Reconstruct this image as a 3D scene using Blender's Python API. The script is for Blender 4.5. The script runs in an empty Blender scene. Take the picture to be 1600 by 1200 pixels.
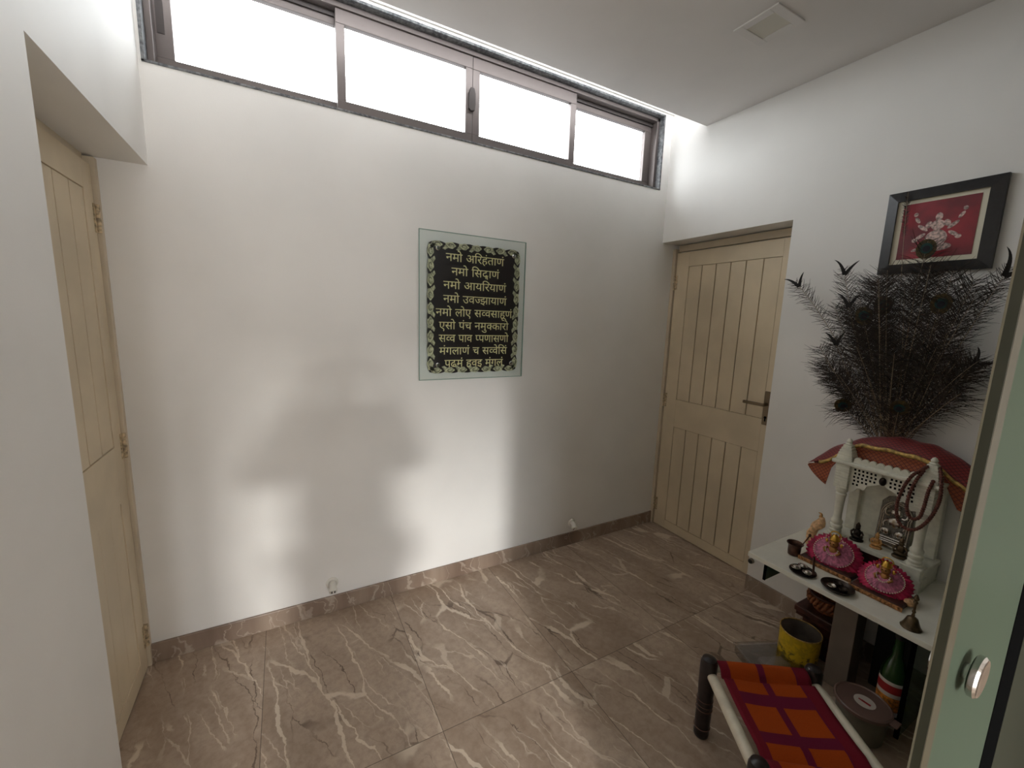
import bpy, bmesh, math, random
from mathutils import Vector, Matrix, Euler
random.seed(7)
PI = math.pi
D = bpy.data
SC = bpy.context.scene
COL = SC.collection

# ---------------------------------------------------------------- camera, sky, lights, exposure
cam_d = D.cameras.new('camera')
cam = D.objects.new('camera', cam_d); COL.objects.link(cam)
cam_d.sensor_fit = 'HORIZONTAL'; cam_d.sensor_width = 36.0
cam_d.lens = 649.04 / 1600 * 36.0
cam_d.clip_start = 0.01
_y, _p, _r = 0.5047, -0.1555, 0.0328
FW = Vector((math.sin(_y)*math.cos(_p), math.cos(_y)*math.cos(_p), math.sin(_p)))
RT = Vector((math.cos(_y), -math.sin(_y), 0)); UP = RT.cross(FW)
R2 = math.cos(_r)*RT + math.sin(_r)*UP
U2 = -math.sin(_r)*RT + math.cos(_r)*UP
CAM = Vector((0.4281, -2.1879, 1.5649))
cam.matrix_world = Matrix(((R2.x, U2.x, -FW.x, CAM.x), (R2.y, U2.y, -FW.y, CAM.y), (R2.z, U2.z, -FW.z, CAM.z), (0, 0, 0, 1)))
SC.camera = cam

world = D.worlds.new('sky'); SC.world = world; world.use_nodes = True
# overcast daylight: bright sky above the horizon, dim ground below
SKY, GROUND = 9.8, 1.9
_wt = world.node_tree; _bg = _wt.nodes['Background']
_tc = _wt.nodes.new('ShaderNodeTexCoord'); _sp = _wt.nodes.new('ShaderNodeSeparateXYZ'); _mr = _wt.nodes.new('ShaderNodeMapRange')
_wt.links.new(_tc.outputs['Generated'], _sp.inputs[0]); _wt.links.new(_sp.outputs[2], _mr.inputs[0])
_mr.inputs[1].default_value = -.06; _mr.inputs[2].default_value = .10; _mr.inputs[3].default_value = GROUND; _mr.inputs[4].default_value = SKY
_wt.links.new(_mr.outputs[0], _bg.inputs[1]); _bg.inputs[0].default_value = (0.93, 0.965, 1.0, 1)

def area(name, loc, aim, sx, sy, power, col):
    l = D.lights.new(name, 'AREA'); l.shape = 'RECTANGLE'; l.size = sx; l.size_y = sy; l.energy = power; l.color = col
    o = D.objects.new(name, l); COL.objects.link(o); o.location = loc
    o.rotation_euler = (Vector(aim) - Vector(loc)).to_track_quat('-Z', 'Y').to_euler()
    return o
# the sunlit balcony beyond the hall (throws the photographer's shadow on the back wall) and two added hall fills
area('balcony_glare', (-0.37, -8.9, 2.36), (0.7, 0, 0.6), 0.50, 0.40, 300, (1.0, 0.985, 0.95))
area('hall_fill', (1.3, -6.3, 1.25), (1.3, 0, 1.2), 3.0, 1.9, 66, (1.0, 0.995, 0.985))  # added fill lamp, stands in for unseen daylight in the hall
area('hall_side_fill', (-1.5, -4.4, 1.3), (1.6, -1.2, .9), 1.8, 1.5, 16, (1.0, 0.995, 0.985))  # added side fill for the shelf and the back wall's right part
def portal(name, loc, aim, sx, sy):
    o = area(name, loc, aim, sx, sy, 1, (1, 1, 1)); o.data.cycles.is_portal = True
portal('window_sky_portal', (1.38, .14, 2.70), (1.38, -1, 2.70), 2.72, .46)

vs = SC.view_settings
vs.view_transform = 'Standard'; vs.look = 'None'; vs.exposure = 0.56; vs.gamma = 1.0; vs.use_curve_mapping = False
SC.cycles.max_bounces = 10; SC.cycles.diffuse_bounces = 6; SC.cycles.transparent_max_bounces = 16
SC.cycles.use_denoising = True

# ---------------------------------------------------------------- materials
def lin(r, g, b):
    f = lambda c: (c/255/12.92) if c/255 <= .04045 else ((c/255+.055)/1.055)**2.4
    return (f(r), f(g), f(b), 1)

class NT:
    def __init__(s, name):
        s.m = D.materials.new(name); s.m.use_nodes = True; s.t = s.m.node_tree
        s.b = s.t.nodes['Principled BSDF']; s.out = s.t.nodes['Material Output']
    def n(s, kind, **kw):
        nd = s.t.nodes.new(kind)
        for k, v in kw.items(): setattr(nd, k, v)
        return nd
    def l(s, a, b): s.t.links.new(a, b)
    def math(s, op, a, b=None, c=None):
        nd = s.n('ShaderNodeMath', operation=op)
        for i, v in enumerate((a, b, c)):
            if v is None: continue
            if isinstance(v, (int, float)): nd.inputs[i].default_value = v
            else: s.l(v, nd.inputs[i])
        return nd.outputs[0]
    def mix(s, f, a, b):
        nd = s.n('ShaderNodeMix', data_type='RGBA')
        for i, v in ((0, f), (6, a), (7, b)):
            if isinstance(v, (int, float, tuple)): nd.inputs[i].default_value = v
            else: s.l(v, nd.inputs[i])
        return nd.outputs[2]
    def coord(s, which='Object'):
        return s.n('ShaderNodeTexCoord').outputs[which]
    def noise(s, vec, scale, detail=3, rough=.5, dist=0):
        nd = s.n('ShaderNodeTexNoise'); s.l(vec, nd.inputs['Vector'])
        nd.inputs['Scale'].default_value = scale; nd.inputs['Detail'].default_value = detail
        nd.inputs['Roughness'].default_value = rough; nd.inputs['Distortion'].default_value = dist
        return nd.outputs['Fac']
    def comb(s, x, y, z=0.0):
        nd = s.n('ShaderNodeCombineXYZ')
        for i, v in enumerate((x, y, z)):
            if isinstance(v, (int, float)): nd.inputs[i].default_value = v
            else: s.l(v, nd.inputs[i])
        return nd.outputs[0]
    def sep(s, v):
        nd = s.n('ShaderNodeSeparateXYZ'); s.l(v, nd.inputs[0]); return nd.outputs
    def ramp(s, f, lo, hi):
        nd = s.n('ShaderNodeMapRange', interpolation_type='SMOOTHSTEP'); s.l(f, nd.inputs[0])
        nd.inputs[1].default_value = lo; nd.inputs[2].default_value = hi
        return nd.outputs[0]
    def bump(s, h, strength=.2, dist=.002):
        nd = s.n('ShaderNodeBump'); nd.inputs['Strength'].default_value = strength; nd.inputs['Distance'].default_value = dist
        s.l(h, nd.inputs['Height']); s.l(nd.outputs[0], s.b.inputs['Normal'])

def mat(name, rgb, rough=.5, metal=0.0, vary=0.0, vscale=8.0, bump=0.0, bscale=200.0, spec=.5):
    k = NT(name); b = k.b
    b.inputs['Base Color'].default_value = lin(*rgb); b.inputs['Roughness'].default_value = rough
    b.inputs['Metallic'].default_value = metal; b.inputs['Specular IOR Level'].default_value = spec
    if vary or bump: v = k.coord()
    if vary:
        f = k.ramp(k.noise(v, vscale, 4), .3, .7)
        k.l(k.mix(f, lin(*[max(0, c*(1-vary)) for c in rgb]), lin(*[min(255, c*(1+vary*.6)) for c in rgb])), b.inputs['Base Color'])
    if bump: k.bump(k.noise(v, bscale, 2), bump)
    return k.m

M = {}
M['wall'] = mat('wall_paint', (230, 228, 224), .62, vary=.025, vscale=1.5, bump=.10, bscale=160, spec=.3)
M['ceil'] = mat('ceiling_paint', (228, 225, 223), .75, vary=.02, vscale=2, spec=.2)
M['door'] = mat('cream_door_paint', (210, 194, 166), .42, vary=.05, vscale=3, spec=.4)
M['doorframe'] = mat('door_frame_paint', (204, 190, 166), .45, vary=.04, vscale=4)
M['hinge'] = mat('paint_worn_hinge', (184, 164, 132), .5, vary=.28, vscale=70)
M['alu'] = mat('bronze_anodised_aluminium', (106, 98, 95), .42, .55)
M['aludark'] = mat('dark_track_aluminium', (66, 60, 58), .5, .4)
M['steel'] = mat('brushed_steel', (150, 142, 130), .35, .9)
M['handle'] = mat('antique_brass_handle', (120, 104, 84), .38, .8)
M['chrome'] = mat('polished_steel', (200, 200, 198), .12, 1.0)
M['plastic'] = mat('white_plastic', (225, 222, 214), .4)
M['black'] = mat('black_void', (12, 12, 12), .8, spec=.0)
M['marble'] = mat('white_temple_marble', (222, 220, 205), .45, vary=.05, vscale=30)
M['blackframe'] = mat('black_picture_frame', (24, 23, 25), .32, vary=.25, vscale=60)
M['mount'] = mat('cream_mount_board', (216, 210, 190), .8)
M['gold'] = mat('gold_metal', (214, 170, 80), .28, 1.0)
M['goldprint'] = mat('pale_gold_print', (244, 232, 176), .5)
M['borderprint'] = mat('pale_olive_print', (196, 192, 160), .5, vary=.2, vscale=60)
M['darkprint'] = mat('dark_brown_print', (34, 20, 26), .35)
M['copper'] = mat('aged_copper', (92, 66, 56), .38, .75, vary=.2, vscale=40)
M['brass'] = mat('aged_brass', (96, 80, 60), .38, .8, vary=.25, vscale=40)
M['silver'] = mat('silver_metal', (188, 182, 174), .22, 1.0)
M['darkmetal'] = mat('dark_bronze', (52, 42, 36), .35, .7, vary=.3, vscale=60)
M['peach'] = mat('peach_painted_wood', (214, 172, 128), .55, vary=.2, vscale=60)
M['ochre'] = mat('ochre_painted_clay', (196, 146, 84), .55, vary=.2, vscale=80)
M['pink'] = mat('magenta_satin', (176, 22, 74), .5, vary=.2, vscale=40)
M['lilac'] = mat('lilac_lace', (190, 108, 138), .45, vary=.22, vscale=90)
M['redjewel'] = mat('red_beads', (160, 20, 30), .2)
M['pearl'] = mat('pearl_beads', (232, 214, 196), .25)
M['skin_brass'] = mat('brass_idol', (168, 118, 66), .35, .6)
M['beadwood'] = mat('rudraksha_seed', (92, 46, 34), .6, vary=.3, vscale=200)
M['quill'] = mat('pale_quill', (150, 132, 108), .5)
M['barb'] = mat('dark_feather_barb', (46, 36, 29), .6, vary=.35, vscale=25)
M['eyehalo'] = mat('bronze_green_halo', (84, 70, 40), .45, .15, vary=.3, vscale=120)
M['eyeteal'] = mat('teal_ring', (28, 68, 66), .35, .2)
M['eyeblue'] = mat('deep_blue_spot', (14, 16, 34), .4)
M['fork'] = mat('black_feather_fork', (20, 16, 15), .6)
M['white_lam'] = mat('white_laminate', (226, 224, 212), .35, vary=.02, vscale=12)
M['greyboard'] = mat('grey_brown_board', (116, 104, 94), .6, vary=.08, vscale=6)
M['rail'] = mat('off_white_lacquer', (214, 206, 186), .4, vary=.06, vscale=18)
M['legwood'] = mat('black_lacquered_wood', (34, 24, 24), .3, vary=.3, vscale=30)
M['legcrack'] = mat('worn_brown_ring', (96, 70, 58), .5)
M['wicker'] = mat('brown_wicker', (150, 92, 58), .6, vary=.35, vscale=60)
M['darkwood'] = mat('dark_red_wood', (74, 40, 32), .45, vary=.3, vscale=20)
M['yellow'] = None
M['tin_in'] = mat('galvanised_tin', (168, 158, 150), .35, .7, vary=.12, vscale=15)
M['shade_black'] = mat('shade_block', (20, 21, 20), .6)  # near-black, stands in for deep shade under the shelf
M['tubbody'] = mat('grey_plastic_tub', (112, 106, 92), .35)
M['tublid'] = mat('brown_translucent_lid', (120, 96, 88), .25)
M['labelwhite'] = mat('white_label', (214, 204, 196), .5)
M['labelred'] = mat('red_label', (158, 34, 36), .5)
M['labelorange'] = mat('orange_label', (204, 128, 52), .5, vary=.4, vscale=70)
M['yellowplastic'] = mat('yellow_plastic', (190, 160, 40), .45)
M['shirt'] = mat('grey_blue_cotton', (88, 98, 112), .85)
M['trouser'] = mat('navy_denim', (44, 48, 62), .85)
M['hair'] = mat('black_hair', (20, 17, 16), .55)
M['skin'] = mat('skin', (168, 120, 92), .5)
M['phone'] = mat('phone_case', (28, 28, 32), .35)
M['rubber'] = mat('dark_rubber', (40, 36, 32), .6)
M['lampglass'] = mat('lamp_diffuser_off', (206, 202, 190), .5)
M['redprint'] = None

def m_floor():
    k = NT('brown_veined_marble_tile'); co = k.coord('Object'); x, y, z = k.sep(co)
    tx = k.math('FLOOR', k.math('DIVIDE', k.math('SUBTRACT', x, .287), .6075))
    ty = k.math('FLOOR', k.math('DIVIDE', k.math('ADD', y, .891), 1.2))
    fx = k.math('FRACT', k.math('DIVIDE', k.math('SUBTRACT', x, .287), .6075))
    fy = k.math('FRACT', k.math('DIVIDE', k.math('ADD', y, .891), 1.2))
    wn = k.n('ShaderNodeTexWhiteNoise', noise_dimensions='2D'); k.l(k.comb(tx, ty), wn.inputs['Vector'])
    off = k.math('MULTIPLY', wn.outputs['Value'], 40.0)
    ca = k.math('ADD', k.math('MULTIPLY', x, .955), k.math('MULTIPLY', y, .297))     # across the veins
    al = k.math('SUBTRACT', k.math('MULTIPLY', y, .955), k.math('MULTIPLY', x, .297))
    wob = k.math('MULTIPLY', k.math('SUBTRACT', k.noise(k.comb(ca, k.math('MULTIPLY', al, .7), off), 3.0, 6, .62), .5), .20)
    c2 = k.math('ADD', ca, wob)
    def veins(fc, fa, w, lo, hi, sc2, sd):
        vo = k.n('ShaderNodeTexVoronoi', feature='DISTANCE_TO_EDGE'); vo.inputs['Scale'].default_value = 1.0
        k.l(k.comb(k.math('MULTIPLY', c2, fc), k.math('MULTIPLY', al, fa), k.math('ADD', off, sd)), vo.inputs['Vector'])
        wv = k.math('MULTIPLY', k.ramp(k.noise(k.comb(ca, al, k.math('ADD', off, sd+3.3)), 9, 3), .35, .75), w)
        line = k.math('SUBTRACT', 1.0, k.ramp(k.math('SUBTRACT', vo.outputs['Distance'], wv), 0.0, w*.45))
        gate = k.ramp(k.noise(k.comb(ca, k.math('MULTIPLY', al, .8), k.math('ADD', off, sd+9.1)), sc2, 3), lo, hi)
        return k.math('MULTIPLY', line, gate)
    v1 = veins(6.5, .95, .030, .44, .56, 3.6, 0.0)
    v2 = veins(13.0, 1.9, .030, .47, .60, 5.0, 5.0)
    v3 = veins(8.0, 1.5, .016, .46, .60, 3.0, 11.0)
    cloud = k.ramp(k.noise(k.comb(k.math('MULTIPLY', c2, 4.2), k.math('MULTIPLY', al, 1.3), off), 1.0, 6, .6), .3, .72)
    base = k.mix(cloud, lin(154, 134, 116), lin(188, 170, 152))
    base = k.mix(k.math('MULTIPLY', k.ramp(k.noise(k.comb(ca, al, off), 34, 4, .7), .35, .75), .36), base, lin(120, 98, 84))
    v3d = k.math('MULTIPLY', v3, .75)
    base = k.mix(v3d, base, lin(88, 70, 60))
    base = k.mix(k.math('MULTIPLY', k.math('MAXIMUM', v1, k.math('MULTIPLY', v2, .65)), .8), base, lin(220, 206, 188))
    ex = k.math('MINIMUM', fx, k.math('SUBTRACT', 1.0, fx)); ey = k.math('MINIMUM', fy, k.math('SUBTRACT', 1.0, fy))
    seam = k.math('MAXIMUM', k.math('LESS_THAN', ex, .0021), k.math('LESS_THAN', ey, .0011))
    base = k.mix(k.math('MULTIPLY', seam, .75), base, lin(66, 54, 48))
    k.l(base, k.b.inputs['Base Color']); k.b.inputs['Roughness'].default_value = .34
    k.b.inputs['Specular IOR Level'].default_value = .38
    return k.m
M['floor'] = m_floor()

def m_skirting():
    k = NT('skirting_marble'); co = k.coord('Object'); x, y, z = k.sep(co)
    s = k.math('ADD', x, y)
    wob = k.math('MULTIPLY', k.math('SUBTRACT', k.noise(co, 9, 4), .5), .25)
    v = k.comb(k.math('MULTIPLY', k.math('ADD', s, k.math('ADD', k.math('MULTIPLY', z, .25), wob)), 9.0), k.math('MULTIPLY', z, 1.5))
    nz = k.noise(v, 1.0, 1.5, .4)
    line = k.math('SUBTRACT', 1.0, k.ramp(k.math('ABSOLUTE', k.math('SUBTRACT', nz, .5)), .003, .016))
    cl = k.ramp(k.noise(k.comb(k.math('MULTIPLY', s, 5.0), z), 1.0, 5), .3, .7)
    base = k.mix(cl, lin(118, 98, 84), lin(158, 140, 124))
    base = k.mix(k.math('MULTIPLY', line, .5), base, lin(196, 182, 166))
    k.l(base, k.b.inputs['Base Color']); k.b.inputs['Roughness'].default_value = .35
    return k.m
M['skirt'] = m_skirting()

def m_granite():
    k = NT('grey_granite'); co = k.coord('Object')
    f = k.noise(co, 60, 6, .7); f2 = k.ramp(k.noise(co, 14, 4, .6), .4, .7)
    base = k.mix(k.ramp(f, .35, .7), lin(58, 60, 64), lin(126, 128, 130))
    base = k.mix(k.math('MULTIPLY', f2, .35), base, lin(150, 150, 148))
    k.l(base, k.b.inputs['Base Color']); k.b.inputs['Roughness'].default_value = .5
    return k.m
M['granite'] = m_granite()

def m_clear(name, tint, gloss=.06, rough=.03):
    k = NT(name); k.t.nodes.remove(k.b)
    tr = k.n('ShaderNodeBsdfTransparent'); tr.inputs[0].default_value = tint
    gl = k.n('ShaderNodeBsdfGlossy'); gl.inputs[1].default_value = rough
    fr = k.n('ShaderNodeFresnel'); fr.inputs[0].default_value = 1.45
    mx = k.n('ShaderNodeMixShader'); k.l(k.math('MINIMUM', k.math('ADD', fr.outputs[0], gloss - .04), .5), mx.inputs[0])
    k.l(tr.outputs[0], mx.inputs[1]); k.l(gl.outputs[0], mx.inputs[2]); k.l(mx.outputs[0], k.out.inputs[0])
    return k.m
M['clear'] = m_clear('clear_green_glass', (.975, 1, .99, 1))
M['clearplastic'] = m_clear('clear_plastic', (.86, .85, .85, 1), .10, .12)
M['tape2'] = mat('worn_grey_edge_bevel', (112, 106, 88), .5)
M['edge_dark'] = mat('dark_olive_glass_edge', (50, 51, 38), .35)
M['tape'] = mat('yellowed_edge_tape', (60, 56, 40), .5)
M['bracketglass'] = mat('green_bracket_glass', (76, 104, 92), .15)
M['edge_glass'] = mat('glass_cut_edge', (120, 150, 136), .3)

def m_frost(name, rgb, trans):
    k = NT(name); k.t.nodes.remove(k.b)
    d = k.n('ShaderNodeBsdfDiffuse'); d.inputs[0].default_value = lin(*rgb)
    t = k.n('ShaderNodeBsdfTranslucent'); t.inputs[0].default_value = lin(*rgb)
    g = k.n('ShaderNodeBsdfGlossy'); g.inputs[1].default_value = .25
    m1 = k.n('ShaderNodeMixShader'); m1.inputs[0].default_value = trans
    k.l(d.outputs[0], m1.inputs[1]); k.l(t.outputs[0], m1.inputs[2])
    m2 = k.n('ShaderNodeMixShader'); m2.inputs[0].default_value = .05
    k.l(m1.outputs[0], m2.inputs[1]); k.l(g.outputs[0], m2.inputs[2]); k.l(m2.outputs[0], k.out.inputs[0])
    return k.m
M['frost'] = m_frost('frosted_green_glass', (126, 140, 122), .78)
M['frost2'] = m_frost('frosted_olive_glass', (104, 106, 92), .8)

M['pane'] = m_clear('clear_window_glass', (.97, .98, .98, 1), .02, .05)

def m_redprint():
    k = NT('red_printed_paper'); x, y, z = k.sep(k.coord('Object'))
    f = k.ramp(k.noise(k.coord('Object'), 7, 3), .3, .7)
    k.l(k.mix(f, lin(98, 22, 34), lin(158, 32, 46)), k.b.inputs['Base Color']); k.b.inputs['Roughness'].default_value = .4
    return k.m
M['redprint'] = m_redprint()
M['figprint'] = mat('silvery_print', (186, 160, 152), .45, vary=.35, vscale=120)

def m_tin():
    k = NT('yellow_printed_tin'); co = k.coord('Object'); x, y, z = k.sep(co)
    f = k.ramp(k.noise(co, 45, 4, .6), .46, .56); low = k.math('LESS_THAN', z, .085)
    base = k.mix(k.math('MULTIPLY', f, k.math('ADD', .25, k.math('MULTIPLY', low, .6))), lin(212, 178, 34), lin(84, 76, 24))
    k.l(base, k.b.inputs['Base Color']); k.b.inputs['Roughness'].default_value = .4
    return k.m
M['yellow'] = m_tin()

def m_seat():
    k = NT('woven_orange_maroon_check'); u, v, w = k.sep(k.coord('UV'))
    # u: metres across, v: metres along
    def inside(c, spans):
        r = None
        for a, b in spans:
            q = k.math('MULTIPLY', k.math('GREATER_THAN', c, a), k.math('LESS_THAN', c, b))
            r = q if r is None else k.math('MAXIMUM', r, q)
        return r
    mk = k.math('MULTIPLY', inside(u, ((.064, .166), (.190, .294))), inside(v, ((-.012, .101), (.146, .243), (.281, .378))))
    wv = k.math('MULTIPLY', k.math('SINE', k.math('MULTIPLY', u, 2200)), k.math('SINE', k.math('MULTIPLY', v, 2200)))
    edge = k.math('MAXIMUM', k.math('LESS_THAN', u, .062), k.math('GREATER_THAN', u, .300))
    band = k.mix(edge, lin(112, 28, 56), lin(124, 28, 44))
    base = k.mix(mk, band, lin(176, 74, 14))
    base = k.mix(k.math('MULTIPLY', k.noise(k.coord('UV'), 260, 3), .35), base, lin(60, 14, 20))
    k.l(base, k.b.inputs['Base Color']); k.b.inputs['Roughness'].default_value = .85
    k.b.inputs['Specular IOR Level'].default_value = .15
    k.bump(wv, .3, .001)
    return k.m
M['seat'] = m_seat()

def m_brocade(name, a, b, sc):
    k = NT(name); u, v, w = k.sep(k.coord('UV'))
    p = k.math('SINE', k.math('MULTIPLY', k.math('ADD', u, v), sc)); q = k.math('SINE', k.math('MULTIPLY', k.math('SUBTRACT', u, v), sc))
    f = k.ramp(k.math('MAXIMUM', p, q), .72, .95)
    k.l(k.mix(f, lin(*a), lin(*b)), k.b.inputs['Base Color']); k.b.inputs['Roughness'].default_value = .55
    k.b.inputs['Sheen Weight'].default_value = .2
    return k.m
M['brocade'] = m_brocade('red_gold_brocade', (132, 38, 38), (74, 18, 22), 300)
M['brocade2'] = m_brocade('rust_lattice_brocade', (158, 78, 38), (92, 28, 20), 360)
M['gilt'] = mat('dull_gilt_edge', (168, 118, 74), .42, .45, vary=.3, vscale=120)
M['goldtrim'] = mat('gold_zari_trim', (192, 160, 92), .45, .3, vary=.25, vscale=80)

def m_emboss():
    k = NT('embossed_silver_sheet'); co = k.coord('Object')
    h = k.noise(co, 90, 5, .65, 2.0)
    k.b.inputs['Base Color'].default_value = lin(206, 200, 194); k.b.inputs['Metallic'].default_value = .85; k.b.inputs['Roughness'].default_value = .2
    k.bump(h, 1.0, .012)
    return k.m
M['emboss'] = m_emboss()

def m_bottle():
    k = NT('green_bottle_glass'); k.b.inputs['Base Color'].default_value = lin(36, 66, 30); k.b.inputs['Roughness'].default_value = .12
    return k.m
M['bottle'] = m_bottle()

# ---------------------------------------------------------------- geometry helpers
def wloc(p):
    v = Vector((0, 0, 0))
    while p is not None: v += p.location; p = p.parent
    return v
def tag(o, label=None, cat=None, group=None, kind=None):
    if label: o['label'] = label
    if cat: o['category'] = cat
    if group: o['group'] = group
    if kind: o['kind'] = kind
    return o
def empty(name, loc=(0, 0, 0), rz=0.0, rot=None):
    o = D.objects.new(name, None); COL.objects.link(o); o.location = loc; o.empty_display_size = .05
    o.rotation_euler = rot if rot else (0, 0, rz)
    return o
def thing(name, label, cat, loc, rz=0.0, group=None, rot=None):
    return tag(empty(name, loc, rz, rot), label, cat, group)
def obj(name, bm, m, parent=None, world=True, smooth=False, loc=None):
    """one mesh object; world=True: the bmesh is in world coordinates (parents unrotated)"""
    base = wloc(parent) if (parent is not None and world) else Vector((0, 0, 0))
    if loc is not None: base = Vector(loc)
    if base.length > 0: bmesh.ops.translate(bm, verts=bm.verts, vec=-base)
    me = D.meshes.new(name); bm.normal_update(); bm.to_mesh(me); bm.free()
    if smooth:
        for p in me.polygons: p.use_smooth = True
        if smooth != 'all':
            try: me.set_sharp_from_angle(angle=math.radians(38))
            except Exception: pass
    for q in (m if isinstance(m, (list, tuple)) else [m]): me.materials.append(q)
    o = D.objects.new(name, me); COL.objects.link(o)
    if parent is not None: o.parent = parent
    if loc is not None: o.location = loc
    return o
def BM(): return bmesh.new()
def box(bm, x0, x1, y0, y1, z0, z1, bev=0.0, seg=2, mi=0):
    r = bmesh.ops.create_cube(bm, size=1.0); vsx = r['verts']
    for v in vsx:
        v.co = Vector(((x0+x1)/2 + v.co.x*(x1-x0), (y0+y1)/2 + v.co.y*(y1-y0), (z0+z1)/2 + v.co.z*(z1-z0)))
    fs = {f for v in vsx for f in v.link_faces}
    for f in fs: f.material_index = mi
    if bev > 0:
        es = list({e for v in vsx for e in v.link_edges})
        bmesh.ops.bevel(bm, geom=es, offset=bev, segments=seg, affect='EDGES', profile=.5, material=mi)
    return bm
def frame_of(d):
    d = d.normalized(); a = Vector((0, 0, 1)) if abs(d.z) < .9 else Vector((1, 0, 0))
    u = d.cross(a).normalized(); return u, d.cross(u).normalized()
def tube(bm, pts, r, seg=10, cap=True, mi=0):
    pts = [Vector(p) for p in pts]; n = len(pts)
    rs = r if isinstance(r, (list, tuple)) else [r]*n
    u = None; rings = []
    for i, p in enumerate(pts):
        d = (pts[min(i+1, n-1)] - pts[max(i-1, 0)]).normalized()
        if u is None: u, w = frame_of(d)
        else:
            u = (u - d*u.dot(d)).normalized(); w = d.cross(u)
        rings.append([bm.verts.new(p + (u*math.cos(2*PI*k/seg) + w*math.sin(2*PI*k/seg))*rs[i]) for k in range(seg)])
    for a, b in zip(rings, rings[1:]):
        for k in range(seg):
            f = bm.faces.new((a[k], a[(k+1) % seg], b[(k+1) % seg], b[k])); f.material_index = mi
    if cap:
        f = bm.faces.new(rings[0][::-1]); f.material_index = mi
        f = bm.faces.new(rings[-1]); f.material_index = mi
    return bm
def lathe(bm, prof, seg=28, mtx=None, cap=True, mi=0, ripple=None):
    rings = []
    for r, z in prof:
        ring = []
        for k in range(seg):
            a = 2*PI*k/seg; rr = max(r, 1e-5)
            if ripple: rr *= 1 + ripple[1]*math.cos(ripple[0]*a)
            c = Vector((rr*math.cos(a), rr*math.sin(a), z))
            ring.append(bm.verts.new(mtx @ c if mtx else c))
        rings.append(ring)
    for a, b in zip(rings, rings[1:]):
        for k in range(seg):
            f = bm.faces.new((a[k], a[(k+1) % seg], b[(k+1) % seg], b[k])); f.material_index = mi
    if cap:
        f = bm.faces.new(rings[0][::-1]); f.material_index = mi
        f = bm.faces.new(rings[-1]); f.material_index = mi
    return bm
def ball(bm, c, r, seg=14, mtx=None, mi=0):
    rx, ry, rz = r if isinstance(r, (tuple, list)) else (r, r, r)
    res = bmesh.ops.create_uvsphere(bm, u_segments=seg, v_segments=max(6, seg*2//3), radius=1.0)
    for v in res['verts']:
        p = Vector((v.co.x*rx, v.co.y*ry, v.co.z*rz))
        if mtx: p = mtx @ p
        v.co = p + Vector(c)
    for f in {f for v in res['verts'] for f in v.link_faces}: f.material_index = mi
    return bm
def T(x, y, z): return Matrix.Translation((x, y, z))
def prism(bm, outline, thick, fn, mi=0):
    """outline of 2D points, extruded; fn(u, v, w) gives the 3D point"""
    a = [bm.verts.new(fn(u, v, 0.0)) for u, v in outline]; b = [bm.verts.new(fn(u, v, thick)) for u, v in outline]
    n = len(a); fs = [bm.faces.new(a[::-1]), bm.faces.new(b)]
    for i in range(n): fs.append(bm.faces.new((a[i], a[(i+1) % n], b[(i+1) % n], b[i])))
    for f in fs: f.material_index = mi
    bmesh.ops.recalc_face_normals(bm, faces=fs)
    return bm
def bez(a, b, c, n):
    a, b, c = Vector(a), Vector(b), Vector(c)
    return [a*(1-t)**2 + b*2*t*(1-t) + c*t*t for t in [i/n for i in range(n+1)]]

# ---------------------------------------------------------------- the room shell
W = 2.8195; DL = .1595; DR = .1268; YL = -.893; YR = -.871; HL = 2.104; HR = 2.13; HC = 2.798; CE = -.274
WB, WT, WX0, WX1 = 2.471, 2.946, .010, 2.748      # window opening in the back wall
YP = -2.036                                        # glass partition line
def struct(name, bm, m, label, smooth=False):
    return tag(obj(name, bm, m, smooth=smooth), label, None, None, 'structure')

struct('floor', box(BM(), -1.6, 4.3, -7.2, .02, -.08, 0), M['floor'], 'brown veined marble tile floor')
b = BM()
box(b, -DL-.05, W+DR+.05, 0, .2, -.08, WB); box(b, -DL-.05, WX0, 0, .2, WB, 3.1); box(b, WX1, W+DR+.05, 0, .2, WB, 3.1); box(b, WX0, WX1, 0, .2, WT, 3.1)
struct('wall_back', b, M['wall'], 'white back wall under the long high window')
b = BM()
box(b, -.30, 0, -3.1, YL, 0, 3.1); box(b, -.30, 0, YL, 0, HL, 3.1); box(b, -.30, -DL-.045, YL, 0, 0, HL)
struct('wall_left', b, M['wall'], 'white left wall with a recessed doorway')
b = BM()
box(b, W, W+.30, -2.2, YR, 0, 3.1); box(b, W, W+.30, YR, 0, HR, 3.1); box(b, W+DR+.045, W+.30, YR, 0, 0, HR)
struct('wall_right', b, M['wall'], 'white right wall with a recessed doorway')
b = BM(); box(b, -1.6, 4.3, -7.2, CE, HC, HC+.12); box(b, -.1, W+.1, CE, .05, 3.0, 3.12)
struct('ceiling', b, M['ceil'], 'grey white false ceiling stopping short of the high window')
b = BM(); box(b, WX0-.03, W-.0, -.012, 0, 2.958, 3.0); struct('trim_1', b, M['wall'], 'thin white cornice strip above the high window')
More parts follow.
